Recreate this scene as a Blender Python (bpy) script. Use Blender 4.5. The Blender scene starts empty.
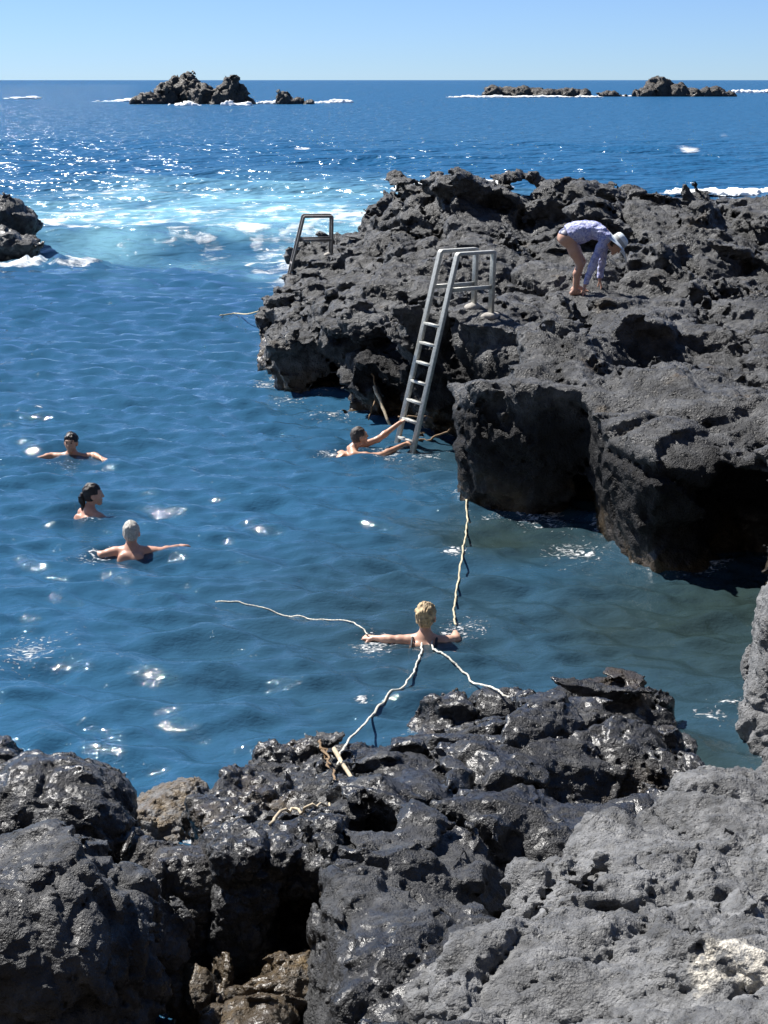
import bpy, bmesh, math, random
import numpy as np
from concurrent.futures import ThreadPoolExecutor
from mathutils import Vector, Matrix

Q = 1.0            # voxel size factor (1 = full detail)
C = bpy.context.scene.collection
F32 = np.float32

# ------------------------------------------------------------------ camera geometry
CAM_H, FPX, HORIZON = 4.5, 1540.0, 80.0
PITCH = math.atan((512.0 - HORIZON) / FPX)
CP, SP = math.cos(PITCH), math.sin(PITCH)

def ray(px, py):
    xc, yc = (px - 384.0) / FPX, (512.0 - py) / FPX
    return xc, CP + yc * SP, -SP + yc * CP

def at(px, py, z=0.0):
    """world x, y of the spot at height z that was surveyed at this place of the photo"""
    dx, dy, dz = ray(px, py)
    t = (z - CAM_H) / dz
    return dx * t, dy * t

def at3(px, py, z=0.0):
    x, y = at(px, py, z)
    return (x, y, z)

def at_y(px, py, Y):
    dx, dy, dz = ray(px, py)
    t = Y / dy
    return (dx * t, Y, CAM_H + dz * t)

# ------------------------------------------------------------------ noise (numpy)
POOL = ThreadPoolExecutor(4)

def chunked(fn, P, size=120000):
    n = len(P)
    if n <= size:
        return fn(P)
    parts = list(POOL.map(fn, [P[i:i + size] for i in range(0, n, size)]))
    if isinstance(parts[0], tuple):
        return tuple(np.concatenate([p[j] for p in parts]) for j in range(len(parts[0])))
    return np.concatenate(parts)

def _hash(ix, iy, iz, seed):
    h = (ix.astype(np.uint32) * np.uint32(374761393) + iy.astype(np.uint32) * np.uint32(668265263)
         + iz.astype(np.uint32) * np.uint32(2147483647 - 1274126177) + np.uint32(seed * 7919 + 13))
    h = (h ^ (h >> np.uint32(13))) * np.uint32(1274126177)
    h ^= h >> np.uint32(16)
    h = h * np.uint32(2246822519)
    h ^= h >> np.uint32(15)
    return h

_G = np.random.RandomState(3).normal(size=(64, 3))
_G = (_G / np.linalg.norm(_G, axis=1)[:, None] * 1.5).astype(F32)

def _perlin(P, seed):
    I = np.floor(P).astype(np.int32)
    f = (P - I).astype(F32)
    u = f * f * f * (f * (f * 6 - 15) + 10)
    out = 0
    for a in (0, 1):
        wx = u[:, 0] if a else 1 - u[:, 0]
        for b in (0, 1):
            wy = u[:, 1] if b else 1 - u[:, 1]
            for c in (0, 1):
                wz = u[:, 2] if c else 1 - u[:, 2]
                g = _G[_hash(I[:, 0] + a, I[:, 1] + b, I[:, 2] + c, seed) & np.uint32(63)]
                out = out + wx * wy * wz * (g[:, 0] * (f[:, 0] - a) + g[:, 1] * (f[:, 1] - b) + g[:, 2] * (f[:, 2] - c))
    return out.astype(F32)

def perlin(P, seed=0):
    return chunked(lambda p: _perlin(p, seed), P)

def fbm(P, octaves=4, seed=0, gain=0.5):
    out, amp = 0, 1.0
    for o in range(octaves):
        out = out + amp * perlin(P * (2.03 ** o), seed + o * 17)
        amp *= gain
    return out

def _worley(P, seed):
    B = np.floor(P - 0.5).astype(np.int32)
    f1 = np.full(len(P), 9, F32); f2 = f1.copy(); rr = np.zeros(len(P), F32); tl = np.zeros(len(P), F32)
    for a in (0, 1):
        for b in (0, 1):
            for c in (0, 1):
                X = B + np.array([a, b, c], np.int32)
                h = _hash(X[:, 0], X[:, 1], X[:, 2], seed)
                jx = (h & np.uint32(1023)).astype(F32) / 1023
                jy = ((h >> np.uint32(10)) & np.uint32(1023)).astype(F32) / 1023
                jz = ((h >> np.uint32(20)) & np.uint32(1023)).astype(F32) / 1023
                dx, dy, dz = P[:, 0] - X[:, 0] - .1 - .8 * jx, P[:, 1] - X[:, 1] - .1 - .8 * jy, P[:, 2] - X[:, 2] - .1 - .8 * jz
                d = np.sqrt(dx * dx + dy * dy + dz * dz).astype(F32)
                h2 = h * np.uint32(2654435761); h2 ^= h2 >> np.uint32(15)
                g = _G[h2 & np.uint32(63)]
                m = d < f1
                f2 = np.where(m, f1, np.minimum(f2, d))
                f1 = np.where(m, d, f1)
                rr = np.where(m, ((h2 >> np.uint32(8)) & np.uint32(1023)).astype(F32) / 1023, rr)
                tl = np.where(m, dx * g[:, 0] + dy * g[:, 1] + dz * g[:, 2], tl)
    return f1, f2, rr, tl

def worley(P, seed=0):
    return chunked(lambda p: _worley(p, seed), P)

def sstep(a, b, x):
    t = np.clip((x - a) / (b - a), 0, 1)
    return t * t * (3 - 2 * t)

# ------------------------------------------------------------------ implicit surfaces
def smin(a, b, k):
    h = np.maximum(k - np.abs(a - b), 0) / k
    return np.minimum(a, b) - h * h * k * 0.25

def smax(a, b, k):
    return -smin(-a, -b, k)

def surface_nets(vol, lo, h):
    s = vol < 0
    cnt = np.zeros(np.array(vol.shape) - 1, np.int8)
    sl = (slice(0, -1), slice(1, None))
    for a in (0, 1):
        for b in (0, 1):
            for c in (0, 1):
                cnt += s[sl[a], sl[b], sl[c]]
    act = np.argwhere((cnt > 0) & (cnt < 8))
    idm = np.full(cnt.shape, -1, np.int32)
    idm[act[:, 0], act[:, 1], act[:, 2]] = np.arange(len(act))
    acc = np.zeros((len(act), 3)); num = np.zeros(len(act))
    corners = [(a, b, c) for a in (0, 1) for b in (0, 1) for c in (0, 1)]
    val = {c: vol[act[:, 0] + c[0], act[:, 1] + c[1], act[:, 2] + c[2]] for c in corners}
    for c in corners:
        for ax in range(3):
            if c[ax]:
                continue
            d = list(c); d[ax] = 1; d = tuple(d)
            v0, v1 = val[c], val[d]
            m = (v0 < 0) != (v1 < 0)
            t = v0[m] / (v0[m] - v1[m])
            p = np.tile(np.array(c, float), (m.sum(), 1)); p[:, ax] = t
            acc[m] += p; num[m] += 1
    V = (act + acc / num[:, None]) * h + np.array(lo)
    quads = []
    for ax in range(3):
        a0 = [slice(None)] * 3; a1 = [slice(None)] * 3
        a0[ax] = slice(0, -1); a1[ax] = slice(1, None)
        E = np.argwhere(s[tuple(a0)] != s[tuple(a1)])
        b, c = (ax + 1) % 3, (ax + 2) % 3
        lim = np.array(cnt.shape)
        E = E[(E[:, b] > 0) & (E[:, c] > 0) & (E[:, b] < lim[b]) & (E[:, c] < lim[c])]
        ins = s[E[:, 0], E[:, 1], E[:, 2]]
        def cell(db, dc):
            X = E.copy(); X[:, b] -= db; X[:, c] -= dc
            return idm[X[:, 0], X[:, 1], X[:, 2]]
        q = np.stack([cell(1, 1), cell(0, 1), cell(0, 0), cell(1, 0)], 1)
        q[~ins] = q[~ins][:, ::-1]
        quads.append(q)
    return V, np.concatenate(quads)

def mesh_data(name, V, Qd, smooth=True):
    me = bpy.data.meshes.new(name)
    n, k = Qd.shape
    me.vertices.add(len(V)); me.vertices.foreach_set('co', np.ascontiguousarray(V, F32).ravel())
    me.loops.add(n * k); me.loops.foreach_set('vertex_index', np.ascontiguousarray(Qd, np.int32).ravel())
    me.polygons.add(n)
    me.polygons.foreach_set('loop_start', np.arange(0, n * k, k, dtype=np.int32))
    me.update(calc_edges=True)
    me.validate()
    if smooth:
        me.polygons.foreach_set('use_smooth', np.ones(len(me.polygons), bool))
    return me

def link(name, me, mat=None, parent=None):
    o = bpy.data.objects.new(name, me)
    C.objects.link(o)
    if mat and not me.materials:
        me.materials.append(mat)
    if parent:
        o.parent = parent
    return o

def tag(o, label=None, cat=None, group=None, kind=None):
    if label: o['label'] = label
    if cat: o['category'] = cat
    if group: o['group'] = group
    if kind: o['kind'] = kind
    return o

def empty(name, loc=(0, 0, 0), rz=0.0):
    o = bpy.data.objects.new(name, None); C.objects.link(o)
    o.location = loc; o.rotation_euler = (0, 0, rz); o.empty_display_size = .2
    return o

def attr(me, name, vals):
    a = me.attributes.new(name, 'FLOAT', 'POINT')
    a.data.foreach_set('value', np.ascontiguousarray(vals, F32))

def vnormals(V, Qd):
    n = np.cross(V[Qd[:, 2]] - V[Qd[:, 0]], V[Qd[:, 3]] - V[Qd[:, 1]])
    N = np.zeros_like(V)
    for j in range(4):
        for ax in range(3):
            N[:, ax] += np.bincount(Qd[:, j], n[:, ax], len(V))
    return N / (np.linalg.norm(N, axis=1)[:, None] + 1e-9)

def subdivide(V, Qd):
    nv = len(V)
    e = np.stack([Qd, np.roll(Qd, -1, 1)], 2).reshape(-1, 2)
    e.sort(axis=1)
    key = e[:, 0].astype(np.int64) * nv + e[:, 1]
    uk, inv = np.unique(key, return_inverse=True)
    mid = (V[uk // nv] + V[uk % nv]) / 2
    fc = V[Qd].mean(1)
    # one smoothing step on the old vertices takes the voxel stair-steps out
    acc = np.zeros_like(V); num = np.zeros(nv)
    for ends in ((uk // nv), (uk % nv)):
        for ax in range(3):
            acc[:, ax] += np.bincount(ends, mid[:, ax], nv)
        num += np.bincount(ends, minlength=nv)
    V0 = V * .5 + .5 * acc / np.maximum(num, 1)[:, None]
    E = inv.reshape(-1, 4) + nv
    Fi = np.arange(len(Qd)) + nv + len(uk)
    out = np.concatenate([np.stack([Qd[:, j], E[:, j], Fi, E[:, j - 1]], 1) for j in range(4)])
    return np.concatenate([V0, mid, fc]), out

# ---- rock primitives: each returns d over a grid (xs, ys, zs)
def poly_sdf(poly, X, Y):
    P = np.array(poly, float)
    d = np.full(X.shape, 1e9); s = np.ones(X.shape)
    n = len(P)
    for i in range(n):
        a, b = P[i], P[i - 1]
        ex, ey = b - a
        wx, wy = X - a[0], Y - a[1]
        t = np.clip((wx * ex + wy * ey) / (ex * ex + ey * ey + 1e-12), 0, 1)
        d = np.minimum(d, (wx - ex * t) ** 2 + (wy - ey * t) ** 2)
        c1, c2, c3 = Y >= a[1], Y < b[1], ex * wy > ey * wx
        s = np.where((c1 & c2 & c3) | (~c1 & ~c2 & ~c3), -s, s)
    return s * np.sqrt(d)

def top_surface(tops, X, Y, power=3.0):
    T = np.array(tops, float)
    w = 0; z = 0
    for x, y, h in T:
        k = 1.0 / ((X - x) ** 2 + (Y - y) ** 2 + .02) ** (power / 2)
        w = w + k; z = z + k * h
    return z / w

class Block:
    """a slab of rock: plan outline, uneven top through given heights, battered or undercut sides"""
    def __init__(s, poly, tops, slope=.12, k=.18, pad=.8):
        s.poly, s.tops, s.slope, s.k = poly, tops, slope, k
    def ev(s, xs, ys, zs):
        X, Y = np.meshgrid(xs, ys, indexing='ij')
        H = top_surface(s.tops, X, Y).astype(F32)
        dp = poly_sdf(s.poly, X, Y).astype(F32)
        Z = zs[None, None, :].astype(F32)
        dw = (dp[:, :, None] - s.slope * (H[:, :, None] - Z)) / F32(math.sqrt(1 + s.slope ** 2))
        return smax(dw, (Z - H[:, :, None]) * F32(.93), F32(s.k))

class Boulder:
    """a convex many-sided stone"""
    def __init__(s, c, r, seed, rot=(0, 0, 0), planes=18, k=.12, cut=.78):
        rs = np.random.RandomState(seed)
        n = rs.normal(size=(planes, 3)); n /= np.linalg.norm(n, axis=1)[:, None]
        s.n, s.off = n, rs.uniform(cut, 1.0, planes)
        s.c, s.r, s.k = np.array(c, float), np.array(r, float), k
        from mathutils import Euler
        s.R = np.array(Euler(rot).to_matrix())
    def ev(s, xs, ys, zs):
        G = np.stack(np.meshgrid(xs - s.c[0], ys - s.c[1], zs - s.c[2], indexing='ij'), -1).astype(F32)
        sh = G.shape[:3]
        p = (G.reshape(-1, 3) @ s.R.astype(F32)) / s.r.astype(F32)
        d = np.linalg.norm(p, axis=1) - 1
        for n, o in zip(s.n, s.off):
            d = smax(d, p @ n.astype(F32) - F32(o), F32(s.k))
        return (d * F32(s.r.min())).reshape(sh)

class Ell:
    def __init__(s, c, r):
        s.c, s.r = np.array(c, float), np.array(r, float)
    def ev(s, xs, ys, zs):
        X = ((xs - s.c[0]) / s.r[0])[:, None, None]; Y = ((ys - s.c[1]) / s.r[1])[None, :, None]
        Z = ((zs - s.c[2]) / s.r[2])[None, None, :]
        return ((np.sqrt(X * X + Y * Y + Z * Z) - 1) * s.r.min()).astype(F32)

def rock(name, solids, lo, hi, h, mat, cuts=(), uk=.15, ck=.12, big=(1.6, .22), lumps=((1.1, .22), (.42, .1)), crack=(1.3, .16, .09),
         fine=((.16, .035), (.07, .014)), flat=1.5, tilt=(.25, -.15), seed=0, wet=None, black=None, ochre=None, salt=None, sub=True, warp=.35, calm=(), whole=True, ang=.75):
    h = h * Q
    lo = np.array(lo, float); hi = np.array(hi, float)
    n = np.ceil((hi - lo) / h).astype(int) + 1
    xs, ys, zs = [lo[i] + h * np.arange(n[i]) for i in range(3)]
    vol = None
    for s in solids:
        d = s.ev(xs, ys, zs)
        vol = d if vol is None else smin(vol, d, F32(uk))
    for c in cuts:
        vol = smax(vol, -c.ev(xs, ys, zs), F32(ck))
    band = big[1] + sum(l[1] for l in lumps) + crack[1] + 3 * h
    idx = np.argwhere(np.abs(vol) < band)
    P = (idx * h + lo).astype(F32)
    Rt = np.array(Matrix.Rotation(tilt[0], 3, 'X') @ Matrix.Rotation(tilt[1], 3, 'Y'), F32)
    def dom(P):
        p = P @ Rt
        p = p * np.array([1, 1, flat], F32)
        return p
    p = dom(P)
    wv = np.stack([perlin(p / 1.1 + 31.7, seed + 1), perlin(p / 1.1 + 11.2, seed + 2), perlin(p / 1.1 + 71.9, seed + 3)], 1) * F32(warp)
    pw = p + wv
    dd = big[1] * perlin(pw / big[0], seed + 4)
    for j, (L, A) in enumerate(lumps):
        f1, f2, rr, tl = worley(pw / L + j * 7.3, seed + 10 + j)
        soft = .35 * (f1 * 1.25 - .62) + .55 * (.27 - np.minimum(f2 - f1, .55))
        dd = dd + A * ((1 - ang) * 1.3 * soft + ang * (.30 * soft + .75 * (rr - .5) + .55 * tl))
    f1, f2, _r, _t = worley(pw / crack[0] + 3.1, seed + 30)
    dd = dd + crack[1] * np.exp(-(f2 - f1) / crack[2])
    for cx, cy, r, q in calm:
        dd = dd * (q + (1 - q) * sstep(.6, 1.5, np.hypot(P[:, 0] - cx, P[:, 1] - cy) / r))
    vol[idx[:, 0], idx[:, 1], idx[:, 2]] += dd.astype(F32)
    # never open at the borders of the grid
    big_out = F32(h)
    for ax in range(3):
        for e in (0, -1):
            sl = [slice(None)] * 3; sl[ax] = e
            vol[tuple(sl)] = np.maximum(vol[tuple(sl)], big_out)
    V, Qd = surface_nets(vol, lo, h)
    if whole: V, Qd = keep_big(V, Qd)
    for it in range(1 + (1 if sub else 0)):
        if it == 1:
            V, Qd = subdivide(V, Qd)
        N = vnormals(V, Qd)
        L, A = fine[it]
        p = dom(V.astype(F32))
        f1, f2, _r, _t = worley(p / L + 5.1, seed + 40 + it)
        r = 1 - np.abs(fbm(p / (L * 1.6), 2, seed + 50 + it)) * 1.6
        V = V - N * (A * (.4 * (f1 * 1.2 - .6) + .7 * (.25 - np.minimum(f2 - f1, .5))) - A * .6 * (r - .6))[:, None]
    me = mesh_data(name, V, Qd)
    W = V.astype(F32)
    nz = fbm(W / .5, 3, seed + 70)
    attr(me, 'wet', np.clip(wet(W, nz), 0, 1) if wet else np.zeros(len(W)))
    attr(me, 'ochre', np.clip(ochre(W, nz), 0, 1) if ochre else np.zeros(len(W)))
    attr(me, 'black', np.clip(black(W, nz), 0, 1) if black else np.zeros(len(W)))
    attr(me, 'salt', np.clip(salt(W, nz), 0, 1) if salt else np.zeros(len(W)))
    return link(name, me, mat)

def keep_big(V, Qd):
    """drop the crumbs that noise cut loose from the mass"""
    n = len(V)
    lab = np.arange(n)
    a = np.concatenate([Qd[:, 0], Qd[:, 1], Qd[:, 2], Qd[:, 3]])
    b = np.concatenate([Qd[:, 1], Qd[:, 2], Qd[:, 3], Qd[:, 0]])
    while True:
        old = lab.copy()
        m = np.minimum(lab[a], lab[b])
        np.minimum.at(lab, a, m); np.minimum.at(lab, b, m)
        lab = lab[lab]; lab = lab[lab]
        if (lab == old).all():
            break
    cnt = np.bincount(lab, minlength=n)
    keep = lab == cnt.argmax()
    new = np.cumsum(keep) - 1
    return V[keep], new[Qd[keep[Qd[:, 0]]]]
# ------------------------------------------------------------------ materials
class NT:
    def __init__(s, name):
        s.m = bpy.data.materials.new(name); s.m.use_nodes = True
        s.t = s.m.node_tree; s.t.nodes.clear()
        s.out = s.n('ShaderNodeOutputMaterial')
    def n(s, typ, **kw):
        nd = s.t.nodes.new(typ)
        for k, v in kw.items():
            if k.startswith('i_'):
                nd.inputs[k[2:].replace('_', ' ')].default_value = v
            else:
                setattr(nd, k, v)
        return nd
    def l(s, a, b):
        s.t.links.new(a, b)
    def noise(s, vec, scale, detail=4, rough=.55, dist=0.0):
        nd = s.n('ShaderNodeTexNoise'); s.l(vec, nd.inputs['Vector'])
        nd.inputs['Scale'].default_value = scale; nd.inputs['Detail'].default_value = detail
        nd.inputs['Roughness'].default_value = rough; nd.inputs['Distortion'].default_value = dist
        return nd.outputs['Fac']
    def ramp(s, fac, a, b, c0=(0, 0, 0, 1), c1=(1, 1, 1, 1)):
        nd = s.n('ShaderNodeValToRGB'); s.l(fac, nd.inputs['Fac'])
        nd.color_ramp.elements[0].position = a; nd.color_ramp.elements[1].position = b
        nd.color_ramp.elements[0].color = c0; nd.color_ramp.elements[1].color = c1
        return nd.outputs['Color']
    def math(s, op, a, b=None, clamp=False):
        nd = s.n('ShaderNodeMath', operation=op, use_clamp=clamp)
        for i, v in enumerate((a, b)):
            if v is None: continue
            if isinstance(v, (int, float)): nd.inputs[i].default_value = v
            else: s.l(v, nd.inputs[i])
        return nd.outputs[0]
    def mix(s, fac, a, b):
        nd = s.n('ShaderNodeMix', data_type='RGBA')
        for sock, v in ((nd.inputs[0], fac), (nd.inputs[6], a), (nd.inputs[7], b)):
            if isinstance(v, (int, float)): sock.default_value = v
            elif isinstance(v, tuple): sock.default_value = v if len(v) == 4 else (*v, 1)
            else: s.l(v, sock)
        return nd.outputs[2]
    def att(s, name):
        nd = s.n('ShaderNodeAttribute'); nd.attribute_name = name
        return nd.outputs['Fac']
    def bump(s, height, strength, dist, normal=None):
        nd = s.n('ShaderNodeBump'); s.l(height, nd.inputs['Height'])
        nd.inputs['Strength'].default_value = strength; nd.inputs['Distance'].default_value = dist
        if normal: s.l(normal, nd.inputs['Normal'])
        return nd.outputs['Normal']

def rock_material(name, dry=(.024, .0245, .0255), pale=(.125, .127, .130), wetc=(.011, .011, .012), scale=1.0, gloss=.2, bump=1.0):
    t = NT(name)
    co = t.n('ShaderNodeTexCoord').outputs['Object']
    p = t.n('ShaderNodeBsdfPrincipled')
    wet, och, salt = t.att('wet'), t.att('ochre'), t.att('salt')
    n1 = t.noise(co, 1.7 * scale, 6, .62)
    n2 = t.noise(co, 9 * scale, 8, .68)
    n3 = t.noise(co, 42 * scale, 5, .65)
    n4 = t.noise(co, 5.5 * scale, 5, .6)
    base = t.mix(t.ramp(t.math('ADD', t.math('MULTIPLY', n1, .5), t.math('MULTIPLY', n4, .5)), .42, .60), dry, pale)
    base = t.mix(t.math('MULTIPLY', t.ramp(n2, .36, .62), .55), base, tuple(c * .55 for c in dry))
    och_m = t.math('MULTIPLY', och, t.ramp(n2, .40, .58))
    base = t.mix(och_m, base, (.17, .115, .05))
    base = t.mix(t.math('MULTIPLY', t.att('black'), .92), base, (.016, .016, .017))  # shade painted into the base colour, nearly to black
    wet_m = t.math('MULTIPLY', wet, t.ramp(t.noise(co, 3.2 * scale, 5, .6), .30, .5), clamp=True)
    wcol = t.mix(t.math('MULTIPLY', och, .75), wetc, (.075, .05, .022))
    base = t.mix(wet_m, base, wcol)
    base = t.mix(t.math('MULTIPLY', salt, t.ramp(n2, .45, .6)), base, (.62, .58, .5))
    t.l(base, p.inputs['Base Color'])

    rough = t.mix(wet_m, t.mix(t.ramp(n2, .4, .62), (.56,) * 3, (.33,) * 3), t.mix(t.ramp(n2, .35, .65), (gloss + .12,) * 3, (gloss + .32,) * 3))
    t.l(rough, p.inputs['Roughness'])
    p.inputs['IOR'].default_value = 1.45
    t.l(t.math('SUBTRACT', .38, t.math('MULTIPLY', t.att('black'), .28)), p.inputs['Specular IOR Level'])  # specular also cut where the shade is painted
    # pitted, grainy lava skin
    v = t.n('ShaderNodeTexVoronoi'); t.l(co, v.inputs['Vector']); v.inputs['Scale'].default_value = 26 * scale
    pits = t.ramp(v.outputs['Distance'], .02, .42)
    h = t.math('ADD', t.math('MULTIPLY', n2, 1.1), t.math('MULTIPLY', n3, .42))
    h = t.math('ADD', h, t.math('MULTIPLY', pits, .28))
    v2 = t.n('ShaderNodeTexVoronoi'); t.l(co, v2.inputs['Vector']); v2.inputs['Scale'].default_value = 70 * scale
    h = t.math('ADD', h, t.math('MULTIPLY', v2.outputs['Distance'], .16))
    t.l(t.bump(h, .9 * bump, .05 / scale), p.inputs['Normal'])
    t.l(t.math('MULTIPLY', wet_m, t.ramp(t.noise(co, 2.6 * scale, 4, .6), .34, .54)), p.inputs['Coat Weight']); p.inputs['Coat Roughness'].default_value = gloss + .09; p.inputs['Coat IOR'].default_value = 1.36
    t.l(t.bump(h, .22 * bump, .05 / scale), p.inputs['Coat Normal'])
    t.l(p.outputs[0], t.out.inputs['Surface'])
    return t.m

def simple(name, col, rough=.6, metal=0.0, var=.12, scale=20, bump=0.0, bscale=60, sss=0.0):
    t = NT(name)
    co = t.n('ShaderNodeTexCoord').outputs['Object']
    p = t.n('ShaderNodeBsdfPrincipled')
    n = t.noise(co, scale, 5, .6)
    c = t.mix(t.ramp(n, .3, .7), tuple(x * (1 - var) for x in col), tuple(min(1, x * (1 + var)) for x in col))
    t.l(c, p.inputs['Base Color'])
    p.inputs['Roughness'].default_value = rough; p.inputs['Metallic'].default_value = metal
    if bump:
        t.l(t.bump(t.noise(co, bscale, 4, .6), bump, .01), p.inputs['Normal'])
    t.l(p.outputs[0], t.out.inputs['Surface'])
    return t.m

M = {}
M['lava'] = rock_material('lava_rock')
M['lava_near'] = rock_material('lava_rock_dry_near', dry=(.10, .101, .102), pale=(.265, .267, .269), scale=1.5)
M['lava_wet'] = rock_material('lava_rock_wet', dry=(.038, .039, .041), pale=(.12, .121, .123), scale=1.8, gloss=.14, bump=1.0)
M['islet'] = rock_material('islet_rock', dry=(.03, .027, .024), pale=(.075, .067, .058), scale=.12)

# ------------------------------------------------------------------ camera, sky, sun
sc = bpy.context.scene
cam = bpy.data.cameras.new('camera'); cam_o = bpy.data.objects.new('camera', cam); C.objects.link(cam_o)
cam_o.location = (0, 0, CAM_H)
cam_o.rotation_euler = (math.pi / 2 - PITCH, 0, 0)
cam.sensor_fit = 'AUTO'; cam.sensor_width = 36.0; cam.lens = 36.0 * FPX / 1024.0
cam.clip_start = .1; cam.clip_end = 100000
sc.camera = cam_o

SUN_EL, SUN_AZ = math.radians(52), math.radians(-50)     # azimuth from the view direction (+Y), negative = left
world = bpy.data.worlds.new('World'); sc.world = world; world.use_nodes = True
nt = world.node_tree; nt.nodes.clear()
sky = nt.nodes.new('ShaderNodeTexSky'); sky.sky_type = 'NISHITA'; sky.sun_disc = False
sky.sun_elevation = SUN_EL; sky.sun_rotation = SUN_AZ
sky.altitude = 2500; sky.air_density = 1.0; sky.dust_density = 0.0; sky.ozone_density = 6.0
bg = nt.nodes.new('ShaderNodeBackground'); bg.inputs['Strength'].default_value = .05
wo = nt.nodes.new('ShaderNodeOutputWorld')
tc = nt.nodes.new('ShaderNodeTexCoord'); sx = nt.nodes.new('ShaderNodeSeparateXYZ'); nt.links.new(tc.outputs['Generated'], sx.inputs[0])
tr_ = nt.nodes.new('ShaderNodeValToRGB'); nt.links.new(sx.outputs['Z'], tr_.inputs['Fac'])
tr_.color_ramp.elements[0].color = (.74, .935, 1.27, 1); tr_.color_ramp.elements[0].position = 0
tr_.color_ramp.elements[1].color = (.92, 1.0, 1.08, 1); tr_.color_ramp.elements[1].position = .6
e_ = tr_.color_ramp.elements.new(.08); e_.color = (.96, 1.03, 1.27, 1)
mx_ = nt.nodes.new('ShaderNodeMix'); mx_.data_type = 'RGBA'; mx_.blend_type = 'MULTIPLY'; mx_.inputs[0].default_value = 1
nt.links.new(sky.outputs[0], mx_.inputs[6]); nt.links.new(tr_.outputs[0], mx_.inputs[7])
nt.links.new(mx_.outputs[2], bg.inputs['Color']); nt.links.new(bg.outputs[0], wo.inputs['Surface'])
sl = bpy.data.lights.new('sun', 'SUN'); sl.energy = 5.0; sl.angle = math.radians(.53); sl.color = (1, .965, .915)
so = bpy.data.objects.new('sun', sl); C.objects.link(so)
sd = Vector((math.sin(SUN_AZ) * math.cos(SUN_EL), math.cos(SUN_AZ) * math.cos(SUN_EL), math.sin(SUN_EL)))
so.rotation_euler = sd.to_track_quat('Z', 'Y').to_euler(); so.location = sd * 40
vs = sc.view_settings; vs.view_transform = 'Standard'; vs.look = 'None'; vs.exposure = .98; vs.gamma = 1; vs.use_curve_mapping = False
sc.render.engine = 'CYCLES'; sc.cycles.use_denoising = True
sc.cycles.sample_clamp_indirect = 6; sc.cycles.max_bounces = 6; sc.cycles.diffuse_bounces = 3; sc.cycles.glossy_bounces = 3
# ------------------------------------------------------------------ the sea
rw = np.random.RandomState(11)
WAVES = []
for i in range(120):
    lam = math.exp(rw.uniform(math.log(.18), math.log(1.05)))
    th = rw.normal(-1.7, .55)                      # most ripples run in from the open sea
    WAVES.append((lam, th, (.0072 if lam > .34 else .0068) * lam , rw.uniform(0, 6.283), 'pool'))
for i in range(34):
    lam = math.exp(rw.uniform(math.log(3.0), math.log(13)))
    th = rw.normal(-1.75, .45)
    WAVES.append((lam, th, .0062 * lam ** .9, rw.uniform(0, 6.283), 'open'))

def wave(x, y, cell=0.0):
    x = np.asarray(x, float); y = np.asarray(y, float)
    out = np.zeros(np.broadcast(x, y).shape)
    sea = sstep(26, 44, y)
    wob = .35 * np.sin(x * .31 + y * .17) + .3 * np.sin(x * .11 - y * .43 + 2)
    for lam, th, A, ph, kind in WAVES:
        k = 6.2832 / lam
        w = A * (sea if kind == 'open' else (1 + .5 * sea))
        w = w * sstep(1.8, 3.2, lam / np.maximum(cell, 1e-6))
        out = out + w * np.sin(k * (math.cos(th) * x + math.sin(th) * y) + ph + wob * (1.5 if kind == 'pool' else 1))
    return out

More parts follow.
